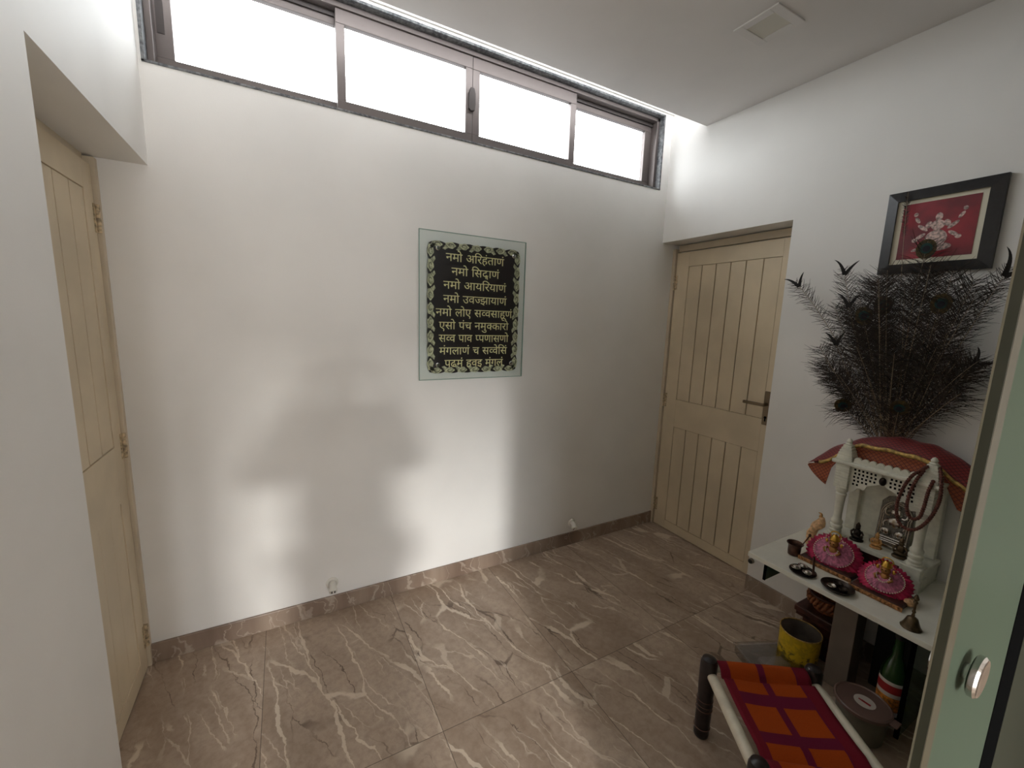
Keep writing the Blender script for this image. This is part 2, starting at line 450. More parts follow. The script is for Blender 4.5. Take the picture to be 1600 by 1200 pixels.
# hall behind the camera: unseen far wall, opening shaped to trim the glare, side walls
b = BM(); box(b, -1.6, 4.3, -6.62, -6.5, 1.985, 2.9); box(b, -1.6, -.95, -6.62, -6.5, 0, 2.05); box(b, .5, 4.3, -6.62, -6.5, 0, 2.05)
struct('wall_hall_mask', b, M['wall'], 'unseen far hall wall with an opening shaped to trim the glare')
b = BM(); box(b, -1.7, -1.6, -7.2, -3.1, 0, 2.9); box(b, -1.7, -.30, -3.1, -3.0, 0, 2.9); struct('wall_hall_left', b, M['wall'], 'hall wall left of the opening')
b = BM(); box(b, 4.3, 4.4, -7.2, -2.1, 0, 2.9); struct('wall_hall_right', b, M['wall'], 'hall wall right of the opening')
b = BM(); box(b, 1.655, W+.02, YP-.006, YP+.006, 0, HC); struct('window_2', b, M['frost2'], 'fixed frosted glass panel beyond the dark door post')
b = BM(); box(b, W, 4.3, -2.2, YP+.006, 0, HC); struct('wall_front', b, M['wall'], 'front wall beside the glass panel')
# skirting
b = BM(); box(b, -DL, W+DR, -.012, 0, 0, .0905, .002)
struct('baseboard_back', b, M['skirt'], 'brown marble skirting along the back wall')
b = BM(); box(b, W-.014, W, -1.98, YR-.002, 0, .0905, .002)
struct('baseboard_right', b, M['skirt'], 'brown marble skirting along the right wall')
b = BM(); box(b, 0, .012, -3.0, YL-.002, 0, .0905, .002)
struct('baseboard_left', b, M['skirt'], 'brown marble skirting along the left wall')

# ---------------------------------------------------------------- the high window
win = empty('window_1', (1.38, 0, WB)); tag(win, 'long four pane sliding window under the ceiling', None, None, 'structure')
b = BM(); t = .012
box(b, WX0, WX1, -.004, .085, WT-t, WT, .002); box(b, WX0, WX1, -.004, .085, WB, WB+t*.8, .002)
box(b, WX0, WX0+t, -.004, .085, WB, WT, .002); box(b, WX1-t, WX1, -.004, .085, WB, WT, .002)
obj('granite_surround', b, M['granite'], win)
b = BM(); fx0, fx1, fz0, fz1 = WX0+t, WX1-t, WB+.009, WT-t
ft = .022
for (y0, y1) in ((.035, .125),):
    box(b, fx0, fx1, y0, y1, fz1-ft, fz1, .002); box(b, fx0, fx1, y0, y1, fz0, fz0+ft*.75, .002)
    box(b, fx0, fx0+ft, y0, y1, fz0, fz1, .002); box(b, fx1-ft, fx1, y0, y1, fz0, fz1, .002)
obj('frame', b, M['alu'], win)
b = BM(); box(b, fx0+ft, fx1-ft, .078, .084, fz1-ft-.02, fz1-ft, 0); box(b, fx0+ft, fx1-ft, .078, .084, fz0+.016, fz0+.026, 0)
obj('track', b, M['aludark'], win)
def sash(x0, x1, y, z0, z1, gx0, gx1, gz0, gz1, latch=False):
    b = BM(); y1 = y+.028
    box(b, x0, x1, y, y1, gz1, z1, .002); box(b, x0, x1, y, y1, z0, gz0, .002)
    box(b, x0, gx0, y, y1, gz0, gz1, .002); box(b, gx1, x1, y, y1, gz0, gz1, .002)
    s = obj('sash', b, M['alu'], win)
    obj('pane', box(BM(), gx0-.004, gx1+.004, y+.011, y+.016, gz0-.004, gz1+.004), M['pane'], s)
    if latch:
        q = BM(); xl = x1-.005
        prism(q, [(0, -.055), (.022, -.050), (.026, -.02), (.026, .03), (.018, .055), (0, .058), (-.010, .03), (-.010, -.045)], .014, lambda u, v, w: Vector((xl-.008+u, y-w, (gz0+gz1)/2+.005+v)))
        obj('latch', q, M['aludark'], s)
SZ0, SZ1 = fz0+.012, fz1-.014
yf, yb = .046, .088
def sc_(x, y):      # shift an x measured at depth .05 to depth y along the sight line
    return x + (x-CAM.x)/(0.05-CAM.y)*(y-.05)
def sz_(z, y):
    return z + (z-CAM.z)/(.05-CAM.y)*(y-.05)
yg, yh = yf+.011, yb+.011
sash(.697, 1.366, yf, SZ0-.004, SZ1+.004, sc_(.734, yg), sc_(1.325, yg), sz_(2.534, yg), sz_(2.850, yg), True)
sash(1.3675, sc_(2.040, yg), yf, SZ0-.004, SZ1+.004, sc_(1.406, yg), sc_(2.0, yg), sz_(2.533, yg), sz_(2.849, yg))
sash(fx0+ft-.004, sc_(.735, yh), yb, SZ0, SZ1, sc_(.107, yh), sc_(.692, yh), sz_(2.519, yh), sz_(2.836, yh))
sash(sc_(2.006, yh), fx1-ft+.004, yb, SZ0, SZ1, sc_(2.040, yh), sc_(2.612, yh), sz_(2.518, yh), sz_(2.832, yh))
b = BM(); box(b, fx0+ft+.006, fx0+ft+.030, .0855, .0875, 2.625, fz1-ft, 0)
obj('side_gasket', b, M['aludark'], win)

# ---------------------------------------------------------------- doors
def door(name, label, fn, y_far, boards, zs_u, zs_l, hinge_z, top, lock=None):
    """fn(d, y, z): d = depth out of the leaf's room face (towards the room)"""
    root = empty(name, fn(0, -.45, 0)); tag(root, label, None, None, 'structure')
    def bx(b, d0, d1, y0, y1, z0, z1, bev=0.0):
        p, q = fn(d0, y0, z0), fn(d1, y1, z1)
        box(b, min(p[0], q[0]), max(p[0], q[0]), min(p[1], q[1]), max(p[1], q[1]), z0, z1, bev)
    b = BM()
    bx(b, -.045, .012, -.026, 0, 0, top+.03, .002); bx(b, -.045, -.020, y_far, -.026, top+.011, top+.055, .002)
    bx(b, -.045, -.006, y_far, y_far+.02, 0, top+.03)
    obj('door_frame', b, M['doorframe'], root)
    y0, y1 = -.0325, y_far+.022
    b = BM(); ya, yb_ = boards[0], boards[-1]
    bx(b, -.036, 0, ya, y0, .006, top, .0015); bx(b, -.036, 0, y1, yb_, .006, top, .0015)
    (u0, u1), (l0, l1) = zs_u, zs_l
    bx(b, -.036, 0, yb_, ya, u1, top, .001); bx(b, -.036, 0, yb_, ya, l1, u0, .001); bx(b, -.036, 0, yb_, ya, .006, l0, .001)
    bx(b, -.036, -.024, yb_, ya, l0, u1)
    leaf = obj('door_leaf', b, M['door'], root)
    for (z0, z1), gaps in ((zs_u, True), (zs_l, lock is not None)):
        b = BM(); n = len(boards)-1
        for i in range(n):
            g0 = .0036 if (gaps or i == 0) else .0006; g1 = .0036 if gaps else .0006
            bx(b, -.025, -.003, boards[i+1]+g1*.8, boards[i]-g0*.8, z0+.002, z1-.002, .0012)
        obj('board_panel', b, M['door'], leaf)
    for hz in hinge_z:
        b = BM()
        for k in range(4):
            p, q = fn(.006, -.029, hz-.05+k*.026), fn(.006, -.029, hz-.05+k*.026+.0235)
            tube(b, [p, q], .0085 if k % 2 else .0072, 10)
        bx(b, -.002, .003, -.052, -.029, hz-.05, hz+.052)
        obj('hinge', b, M['hinge'], root, smooth=True)
    if lock:
        b = BM(); bx(b, 0, .008, -.812, -.773, .984, 1.188, .003)
        h = obj('lock_plate', b, M['handle'], root)
        b = BM(); p = fn(.008, -.790, 1.109); q = fn(.046, -.790, 1.109); tube(b, [p, q], .010, 12)
        bx(b, .036, .052, -.797, -.668, 1.100, 1.118, .004)
        obj('lever', b, M['handle'], h, smooth=True)
        b = BM(); tube(b, [fn(.008, -.792, 1.030), fn(.0095, -.792, 1.030)], .008, 14); bx(b, .008, .0095, -.796, -.788, 1.006, 1.028)
        obj('keyhole', b, M['black'], h)
    return root
bR = [-.137, -.244, -.350, -.453, -.555, -.663, -.770]
door('door_1', 'cream boarded door with lever handle in the right wall', lambda d, y, z: Vector((W+DR-d, y, z)), YR, bR, (1.017, 1.968), (.073, .811), (1.86, 1.0, .17), 2.068, True)
bL = [-.115, -.228, -.341, -.454, -.567, -.680, -.780]
door('door_2', 'cream boarded door in the left wall recess', lambda d, y, z: Vector((-DL+d, y, z)), YL, bL, (1.028, 1.970), (.080, .800), (1.88, 1.01, .155), 2.068)

# ---------------------------------------------------------------- ceiling lamp
r = thing('ceiling_light', 'small square recessed ceiling light switched off', 'light', (2.247, -.987, HC))
cx, cy, s1, s2 = 2.247, -.987, .093, .058
b = BM()
for (x0, x1, y0, y1) in ((-s1, s1, -s1, -s2), (-s1, s1, s2, s1), (-s1, -s2, -s2, s2), (s2, s1, -s2, s2)):
    box(b, cx+x0, cx+x1, cy+y0, cy+y1, HC-.006, HC, .0015)
obj('rim', b, M['ceil'], r)
obj('diffuser', box(BM(), cx-s2, cx+s2, cy-s2, cy+s2, HC-.003, HC-.0005), M['lampglass'], r)

# ---------------------------------------------------------------- wall outlets by the skirting
def outlet(x, z, label, tilt):
    r = thing('pipe_outlet', label, 'pipe outlet', (x, 0, z), 0, 'white pipe outlets above the skirting')
    b = BM(); mt = T(x, 0, z+.012) @ Matrix.Rotation(PI/2, 4, 'X')
    lathe(b, [(.031, 0), (.031, .003), (.028, .006), (.022, .009), (.020, .004)], 26, mt)
    obj('collar', b, M['plastic'], r, smooth=True)
    b = BM(); d = Vector((math.sin(tilt)*.4, -.75, -.5)).normalized(); p = Vector((x, -.001, z+.012))
    pts = [p, p+Vector((0, -.014, 0)), p+Vector((0, -.022, -.002))+d*.006, p+Vector((0, -.022, -.002))+d*.03]
    tube(b, pts, [.0165, .0165, .017, .017], 18); e = pts[-1]
    tube(b, [e-d*.010, e+d*.006], .0195, 18)
    obj('elbow', b, M['plastic'], r, smooth=True)
    b = BM(); e2 = e+d*.0063; u = Vector((1, 0, 0)); w = d.cross(u).normalized()
    for s in (-.007, .007):
        c = e2 + u*s
        vv = [c+u*.003+w*.012, c-u*.003+w*.012, c-u*.003-w*.012, c+u*.003-w*.012]
        bm_v = [b.verts.new(q) for q in vv] + [b.verts.new(q+d*.0008) for q in vv]
        b.faces.new(bm_v[:4]); b.faces.new(bm_v[4:][::-1])
        for i in range(4): b.faces.new((bm_v[i], bm_v[(i+1) % 4], bm_v[4+(i+1) % 4], bm_v[4+i]))
    bmesh.ops.recalc_face_normals(b, faces=b.faces)
    obj('slot', b, M['rubber'], r)
outlet(.594, .150, 'white pipe outlet on the back wall nearer the left door', 0.0)
outlet(2.155, .145, 'white pipe outlet on the back wall nearer the right door', -.9)

# door stop on the wall edge by the shelf
r = thing('door_stop', 'small round dark door stop on the wall beside the white shelf', 'door stop', (W, -.884, .186))
b = BM(); mt = T(W, -.889, .186) @ Matrix.Rotation(-PI/2, 4, 'Y')
lathe(b, [(.016, 0), (.016, .012), (.013, .016), (.010, .016)], 20, mt); obj('rim', b, M['steel'], r, smooth=True)
b = BM(); lathe(b, [(.0125, .010), (.0125, .018), (.008, .021)], 20, mt); obj('bumper', b, M['rubber'], r, smooth=True)

# ---------------------------------------------------------------- glass mantra plaque
PX0, PX1, PZ0, PZ1 = 1.053, 1.681, 1.224, 2.001
pl = thing('mantra_plaque', 'glass plaque with gold Devanagari verses on a black scalloped panel', 'plaque', (1.367, -.03, 1.612))
obj('glass_sheet', box(BM(), PX0, PX1, -.036, -.028, PZ0, PZ1, .0012), M['clear'], pl)
b = BM(); e = .0022
box(b, PX0-.0004, PX0+e, -.0363, -.0277, PZ0, PZ1); box(b, PX1-e, PX1+.0004, -.0363, -.0277, PZ0, PZ1)
box(b, PX0, PX1, -.0363, -.0277, PZ0-.0004, PZ0+e); box(b, PX0, PX1, -.0363, -.0277, PZ1-e, PZ1+.0004)
obj('cut_edge', b, M['edge_glass'], pl)
IX0, IX1, IZ0, IZ1 = 1.112, 1.636, 1.270, 1.941
def scallop():
    pts = []
    def side(a, bb, n, nx, nz):
        N = n*10
        for i in range(N):
            t = i/N; wv = abs(math.sin(PI*n*t)); o = .004 + .009*wv
            pts.append((a[0]+(bb[0]-a[0])*t + nx*o, a[1]+(bb[1]-a[1])*t + nz*o))
    side((IX0, IZ0), (IX1, IZ0), 6, 0, -1); side((IX1, IZ0), (IX1, IZ1), 8, 1, 0)
    side((IX1, IZ1), (IX0, IZ1), 6, 0, 1); side((IX0, IZ1), (IX0, IZ0), 8, -1, 0)
    return pts
b = BM(); prism(b, scallop(), .003, lambda u, v, w: Vector((u, -.0262+w, v)))
panel = obj('dark_panel', b, M['darkprint'], pl)
# pale shell-and-scroll border printed round the dark panel
yg_ = -.0264
b = BM()
def shell(c, ax, az, s, flip):
    P = lambda u, v, w: Vector((c[0] + ax[0]*u*flip + az[0]*v, yg_-w, c[1] + ax[1]*u*flip + az[1]*v))
    pts = []
    for k in range(26):
        a = 2*PI*k/26; rr = s*(1+.10*math.cos(5*a))
        pts.append((rr*1.12*math.cos(a), rr*.62*math.sin(a)))
    prism(b, pts, .0004, P)
    prism(b, [(-s*1.7, -s*.75), (-s*1.2, -s*.1), (-s*.6, s*.1), (s*.2, -s*.5), (-s*.5, -s*.5), (-s*1.1, -s*.95)], .0005, P)
    sp = []
    for i in range(22):
        t = i/21; a = -.6 + t*5.6; rr = s*.72*(1-.8*t); sp.append(P(rr*1.1*math.cos(a), rr*.62*math.sin(a), .0007))
    tube(b, sp, [.0011+.0008*math.sin(PI*i/21) for i in range(22)], 5, mi=1)
    tube(b, [P(-s*1.5, -s*.45, .0007), P(-s*.9, -s*.2, .0007), P(-s*.5, -s*.45, .0007)], .0011, 5, mi=1)
for side, n in (('b', 7), ('t', 7), ('l', 9), ('r', 9)):
    for i in range(n):
        t = (i+.5)/n; fl = 1 if i < n/2 else -1
        if side == 'b': shell((IX0+(IX1-IX0)*t, IZ0+.004), (1, 0), (0, -1), .026, fl)
        if side == 't': shell((IX0+(IX1-IX0)*t, IZ1-.004), (1, 0), (0, 1), .026, fl)
        if side == 'l': shell((IX0+.004, IZ0+(IZ1-IZ0)*t), (0, 1), (-1, 0), .028, fl)
        if side == 'r': shell((IX1-.004, IZ0+(IZ1-IZ0)*t), (0, 1), (1, 0), .028, fl)
obj('border_pattern', b, [M['borderprint'], M['darkprint']], panel)
for sx, sz in ((1.151, 1.914), (1.601, 1.915), (1.153, 1.306), (1.602, 1.306)):
    b = BM(); mt = T(sx, 0, sz) @ Matrix.Rotation(PI/2, 4, 'X')
    lathe(b, [(.007, 0), (.007, .036), (.012, .036), (.012, .042), (.009, .0455), (.001, .0465)], 20, mt)
    obj('stud', b, M['chrome'], pl, smooth=True)
# lettering: one flat mesh per line, glyphs composed by hand (half forms are clipped letters)
_cache = {}
def glyphs(s, half=0.0):
    key = (s, half)
    if key in _cache: return _cache[key]
    c = D.curves.new('txt', 'FONT'); c.body = s; c.resolution_u = 4
    o = D.objects.new('txt', c); COL.objects.link(o)
    bpy.context.view_layer.update()
    dg = bpy.context.evaluated_depsgraph_get()
    me = D.meshes.new_from_object(o.evaluated_get(dg), depsgraph=dg)
    D.objects.remove(o); D.curves.remove(c)
    bm = bmesh.new(); bm.from_mesh(me); D.meshes.remove(me)
    xs = [v.co.x for v in bm.verts]; adv = max(xs)
    if half:
        cut = adv*half
        bmesh.ops.bisect_plane(bm, geom=bm.verts[:]+bm.edges[:]+bm.faces[:], plane_co=(cut, 0, 0), plane_no=(1, 0, 0), clear_outer=True)
        adv = cut
    vs_ = [v.co.copy() for v in bm.verts]; bm.verts.index_update(); fs_ = [[v.index for v in f.verts] for f in bm.faces]; bm.free()
    _cache[key] = (vs_, fs_, adv); return _cache[key]
HALF = {'v': ('\u0935', .60), 'j': ('\u091c', .66), 'k': ('\u0915', .72), 'p': ('\u092a', .60)}
I = '\u093f'
LINES = [
 (['नमो', ' ', 'अ'+I+'रहंताणं'], 1.199, 1.545, 1.877),
 (['नमो', ' ', I+'स', '*dh', 'ाणं'], 1.231, 1.517, 1.805),
 (['नमो', ' ', 'आय'+I+'रयाणं'], 1.186, 1.563, 1.733),
 (['नमो', ' ', 'उव', '*j', 'झायाणं'], 1.186, 1.568, 1.660),
 (['नमो', ' ', 'लोए', ' ', 'स', '*v', 'वसाहूणं'], 1.145, 1.607, 1.588),
 (['एसो', ' ', 'पंच', ' ', 'नमु', '*k', 'कारो'], 1.163, 1.586, 1.518),
 (['स', '*v', 'व', ' ', 'पाव', ' ', '*p', 'पणासणो'], 1.162, 1.588, 1.449),
 (['मंगलाणं', ' ', 'च', ' ', 'स', '*v', 'वे'+I+'सं'], 1.165, 1.580, 1.380),
 (['पढमं', ' ', 'हवइ', ' ', 'मंगलं'], 1.196, 1.556, 1.311)]
for parts, x0, x1, zc in LINES:
    vv, ff, cur = [], [], 0.0
    def put(g, dx, sc=1.0, dy=0.0):
        base = len(vv); vs_, fs_, adv = g
        for q in vs_: vv.append((q.x*sc+dx, q.y*sc+dy))
        for f in fs_: ff.append([i+base for i in f])
        return adv*sc
    for p in parts:
        if p == ' ': cur += .30
        elif p == '*dh':
            a = put(glyphs('\u0926'), cur); put(glyphs('\u0927'), cur+a*.40, .55, -.16); cur += a*1.08
        elif p.startswith('*'): cur += put(glyphs(*HALF[p[1:]]), cur)
        else: cur += put(glyphs(p), cur)
    sx = (x1-x0)/cur; sz = .062
    b = BM(); top = [b.verts.new((x0+u*sx, -.0275, zc-.0195+w*sz)) for u, w in vv]; bot = [b.verts.new((x0+u*sx, -.0265, zc-.0195+w*sz)) for u, w in vv]
    for f in ff:
        try: b.faces.new([top[i] for i in f]); b.faces.new([bot[i] for i in f][::-1])
        except ValueError: pass
    for e_ in [e_ for e_ in b.edges if len(e_.link_faces) == 1 and e_.verts[0].co.y < -.027]:
        i, j = e_.verts[0].index, e_.verts[1].index
    bmesh.ops.recalc_face_normals(b, faces=b.faces)
    obj('verse_line', b, M['goldprint'], panel)

# ---------------------------------------------------------------- framed picture on the right wall
fr = thing('framed_picture', 'black framed red print of a seated silvery figure on the right wall', 'picture', (W, -1.452, 1.985))
FY0, FY1, FZ0, FZ1 = -1.276, -1.627, 1.815, 2.158
GY0, GY1, GZ0, GZ1 = -1.312, -1.585, 1.854, 2.118
b = BM(); xf = W-.022
def mitre(p0, p1, q1, q0):        # outer edge p0-p1, inner edge q0-q1
    vs8 = [b.verts.new((x_, y_, z_)) for x_ in (W-.001, ) for (y_, z_) in (p0, p1, q1, q0)] + [b.verts.new((xf+(.004 if i in (0, 1) else 0), y_, z_)) for i, (y_, z_) in enumerate((p0, p1, q1, q0))]
    b.faces.new(vs8[:4]); b.faces.new(vs8[4:][::-1])
    for k in range(4): b.faces.new((vs8[k], vs8[(k+1) % 4], vs8[4+(k+1) % 4], vs8[4+k]))
o4 = [(FY0, FZ0), (FY1, FZ0), (FY1, FZ1), (FY0, FZ1)]; i4 = [(GY0, GZ0), (GY1, GZ0), (GY1, GZ1), (GY0, GZ1)]
for k in range(4): mitre(o4[k], o4[(k+1) % 4], i4[(k+1) % 4], i4[k])
bmesh.ops.recalc_face_normals(b, faces=b.faces)
obj('frame', b, M['blackframe'], fr)
obj('mount', box(BM(), W-.012, W-.004, GY1-.004, GY0+.004, GZ0-.004, GZ1+.004), M['mount'], fr)
pr = obj('print', box(BM(), W-.0135, W-.011, -1.565, -1.3335, 1.8745, 2.102), M['redprint'], fr)
b = BM(); fy, fz = -1.452, 1.985
def disc(c, r, sx=1.0, ang=0.0, lift=0.0):
    pts = []
    for k in range(20):
        a = 2*PI*k/20; u, v = r*sx*math.cos(a), r*math.sin(a)
        pts.append((c[0]+u*math.cos(ang)-v*math.sin(ang), c[1]+u*math.sin(ang)+v*math.cos(ang)))
    prism(b, pts, .0004+lift, lambda u, v, w: Vector((W-.0135-w, fy-u, fz+v)))
disc((0, -.035), .034, 1.0); disc((0, -.07), .017, 3.0, 0, .0002)            # belly, crossed legs
disc((0, .018), .020, 1.05, 0, .0003)                                         # head
disc((0, .050), .016, .7, 0, .0001)                                           # crown
for s in (-1, 1):
    disc((s*.028, .022), .014, .7, s*.4, .0002)                               # ears
    disc((s*.046, .012), .007, 3.0, s*.7, .0001); disc((s*.066, .046), .006, 2.4, s*1.0, .0002); disc((s*.074, .07), .008, .9, 0, .0003)
    disc((s*.050, -.022), .007, 2.6, -s*.6, .0001); disc((s*.066, -.036), .008, 1.2, 0, .0003)
disc((.005, -.012), .007, 2.6, -1.2, .0004); disc((-.055, -.074), .006, 3.0, .3, .0003)
obj('figure', b, M['figprint'], pr)

# ---------------------------------------------------------------- the white shelf and its supports
SH = .53
sh = thing('display_shelf', 'white wall shelf carrying the small marble shrine', 'shelf', (2.55, -1.55, SH))
obj('board', box(BM(), 2.284, W, -1.99, -1.158, SH-.022, SH, .002), M['white_lam'], sh)
b = BM(); box(b, 2.365, W, -1.2055, -1.1975, SH-.142, SH-.022, .001)
br = obj('bracket', b, M['bracketglass'], sh)
obj('bracket_edge', box(BM(), 2.361, 2.366, -1.207, -1.196, SH-.142, SH-.022), M['black'], br)
sp = tag(obj('support_panel', box(BM(), 2.49, 2.585, -1.524, -1.440, 0, SH-.022, .002), M['greyboard']), 'grey brown upright post under the middle of the white shelf', 'post')
gp = thing('glass_divider', 'upright dark edged glass panel under the far end of the shelf', 'glass panel', (2.6, -1.712, 0))
obj('sheet', box(BM(), 2.456, W-.015, -1.716, -1.708, 0, SH-.022), M['bracketglass'], gp)
obj('edge', box(BM(), 2.446, 2.456, -1.719, -1.705, 0, SH-.022), M['black'], gp)

# ---------------------------------------------------------------- marble shrine
shr = thing('marble_shrine', 'small white marble temple with pillars and carved arch on the shelf', 'shrine', (2.70, -1.48, SH))
SX = 2.62; YA, YB = -1.342, -1.622            # pillar centres
b = BM()
box(b, SX+.022, 2.80, YB-.030, YA+.030, SH, .622, .002)           # body of the plinth
for y in (YA, YB): box(b, SX-.022, SX+.05, y-.036, y+.036, SH, .585, .003)
box(b, SX-.004, 2.80, YB-.036, YA+.036, .606, .626, .003)
for y in (YA, YB): box(b, SX-.024, SX+.042, y-.033, y+.033, .585, .632, .003)
obj('plinth', b, M['marble'], shr)
obj('plinth_riser', box(BM(), SX+.012, SX+.0225, YB+.037, YA-.037, SH+.001, .605), M['darkwood'], shr)
def pillar(y, x):
    b = BM(); z0 = .630
    pr_ = [(.026, 0), (.026, .008), (.022, .012), (.0235, .022), (.020, .028), (.024, .036), (.024, .046), (.019, .052), (.0225, .060), (.0225, .068), (.017, .076), (.0155, .10), (.0165, .14), (.0185, .185), (.021, .196), (.017, .202), (.023, .212), (.023, .224), (.019, .230)]
    lathe(b, [(r_, z0+z_) for r_, z_ in pr_], 24, T(x, y, 0))
    obj('pillar', b, M['marble'], shr, smooth=True)
for y in (YA, YB): pillar(y, SX+.012)
b = BM()
for y in (YA, YB): box(b, 2.765, 2.80, y-.02, y+.02, .626, .99, .003)
box(b, 2.788, 2.80, YB, YA, .626, .99)
obj('back_slab', b, M['marble'], shr)
def tower(y):
    b = BM()
    for i in range(9):                                  # ribbed block under the cornice
        z = .858+i*.0125; h = .0262
        box(b, SX+.012-h, SX+.012+h, y-h, y+h, z, z+.0108, .002)
    box(b, SX-.012, SX+.036, y-.024, y+.024, .858, .972)
    z = .986
    for i, h in enumerate((.030, .0285, .0265, .024, .0205, .0165)):     # stepped spire
        box(b, SX+.014-h, SX+.014+h, y-h, y+h, z, z+.0125, .0025); z += .0115
    lathe(b, [(.012, z), (.015, z+.005), (.009, z+.011), (.012, z+.017), (.007, z+.027), (.001, z+.031)], 18, T(SX+.014, y, 0))
    obj('tower', b, M['marble'], shr, smooth=True)
for y in (YA, YB): tower(y)
b = BM(); box(b, SX-.026, 2.80, YB-.042, YA+.042, .970, .987, .005)
obj('cornice', b, M['marble'], shr)
b = BM()
n = 8; y0, y1 = YB+.034, YA-.034
for i in range(n):
    y = y0+(y1-y0)*(i+.5)/n; r_ = (y1-y0)/n/2*.98
    pts = [(-r_, 0)] + [(r_*math.cos(PI-a), .013+r_*math.sin(PI-a)) for a in [PI*k/10 for k in range(11)]] + [(r_, 0)]
    prism(b, pts, .012, lambda u, v, w: Vector((SX-.006+w, y+u, .986+v)))
obj('crest_rail', b, M['marble'], shr)
# carved jali brackets forming the arch
def jali(s):
    b = BM(); ye = YA-.026 if s > 0 else YB+.026      # outer edge; runs inward
    L = .107
    low = [(0, -.118), (.012, -.122), (.022, -.112), (.030, -.098), (.040, -.094), (.050, -.100), (.058, -.092), (.064, -.074), (.078, -.066), (.092, -.062), (L, -.050)]
    pts = [(0, 0)] + low + [(L, 0)]
    fn = lambda u, v, w: Vector((SX+.006+w, ye-s*u, .970+v))
    prism(b, pts, .010, fn)
    o = obj('carved_bracket', b, M['marble'], shr)
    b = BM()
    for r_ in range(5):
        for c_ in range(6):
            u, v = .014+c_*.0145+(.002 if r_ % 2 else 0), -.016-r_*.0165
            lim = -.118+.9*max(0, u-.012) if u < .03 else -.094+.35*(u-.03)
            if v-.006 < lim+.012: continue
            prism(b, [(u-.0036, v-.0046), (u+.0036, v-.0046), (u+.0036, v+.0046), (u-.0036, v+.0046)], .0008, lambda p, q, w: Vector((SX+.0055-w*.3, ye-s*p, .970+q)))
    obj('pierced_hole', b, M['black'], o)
jali(1); jali(-1)
b = BM(); ball(b, (SX+.004, -1.482, .935), (.012, .013, .018), 12); obj('boss', b, M['darkmetal'], shr, smooth=True)

# silver embossed picture, little figures inside the shrine
ep = thing('embossed_plate', 'silver embossed upright plate at the back of the marble shrine', 'plaque', (2.735, -1.51, .626))
b = BM(); prism(b, [(-.058, 0), (.058, 0), (.058, .19), (.040, .215), (0, .228), (-.040, .215), (-.058, .19)], .006, lambda u, v, w: Vector((2.735+.12*v+w, -1.508-u, .626+v)))
obj('plate', b, M['emboss'], ep)
b = BM(); box(b, 2.700, 2.74, -1.575, -1.445, .626, .642, .003); obj('foot', b, M['silver'], ep)
b = BM()
for (u, v, r_) in ((0, .15, .022), (0, .105, .028), (-.025, .06, .02), (.025, .06, .02), (0, .175, .012)): ball(b, (2.733+.12*v, -1.508-u, .626+v), (.008, r_, r_*.9), 12)
P_ = lambda u, v, w=0.0: Vector((2.732+.12*v-w, -1.508-u, .626+v))
for r0 in (.046, .052): tube(b, [P_(r0*math.cos(PI*i/14), .135+r0*1.25*math.sin(PI*i/14)) for i in range(15)], .0022, 6)
for u0 in (-.05, -.042, .042, .05): tube(b, [P_(u0, .02), P_(u0, .135)], .0022, 6)
for v0 in (.018, .026, .036): tube(b, [P_(-.052, v0), P_(.052, v0)], .0025, 6)
for a0 in range(12): tube(b, [P_(.026*math.cos(a0*PI/6), .168+.026*math.sin(a0*PI/6)), P_(.036*math.cos(a0*PI/6), .168+.036*math.sin(a0*PI/6))], .0018, 5)
for s_ in (-1, 1):
    tube(b, bez(P_(s_*.02, .135), P_(s_*.045, .13), P_(s_*.036, .165), 6), .0045, 7); tube(b, bez(P_(s_*.02, .115), P_(s_*.045, .105), P_(s_*.034, .085), 6), .0045, 7)
obj('relief', b, M['silver'], ep, smooth=True)

def statue(name, label, x, y, z, h, m, cat='figurine', arms=True):
    r = thing(name, label, cat, (x, y, z))
    b = BM(); k = h
    lathe(b, [(.30*k, 0), (.30*k, .06*k), (.26*k, .09*k), (.24*k, .12*k)], 18, T(x, y, z)); obj('base', b, m, r, smooth=True)
    b = BM()
    ball(b, (x, y, z+.22*k), (.20*k, .28*k, .11*k), 14)                       # crossed legs
    ball(b, (x, y, z+.42*k), (.14*k, .17*k, .22*k), 14)
    ball(b, (x-.02*k, y, z+.70*k), (.11*k, .11*k, .13*k), 14)
    lathe(b, [(.10*k, .78*k), (.11*k, .82*k), (.07*k, .90*k), (.03*k, .98*k), (.004*k, k)], 14, T(x-.01*k, y, z))
    if arms:
        for s in (-1, 1):
            tube(b, [(x, y+s*.15*k, z+.54*k), (x-.03*k, y+s*.26*k, z+.40*k), (x-.14*k, y+s*.20*k, z+.30*k)], [.055*k, .05*k, .04*k], 8)
    obj('body', b, m, r, smooth=True)
    return r
statue('deity_figurine', 'small dark metal seated figurine inside the shrine beside its left pillar', 2.665, -1.413, .626, .085, M['darkmetal'])
statue('deity_figurine', 'small ochre seated figurine in the middle of the shrine', 2.665, -1.484, .626, .072, M['ochre'])
statue('deity_figurine', 'small dark bronze seated figurine inside the shrine by its right pillar', 2.662, -1.566, .626, .088, M['brass'])
b = BM(); lathe(b, [(.014, 0), (.016, .004), (.013, .02), (.006, .028), (.001, .03)], 18, T(2.575, -1.528, SH))
tag(obj('dome_weight', b, M['darkmetal'], loc=(2.575, -1.528, SH), smooth=True), 'small dark dome shaped pot standing before the shrine plinth', 'pot')

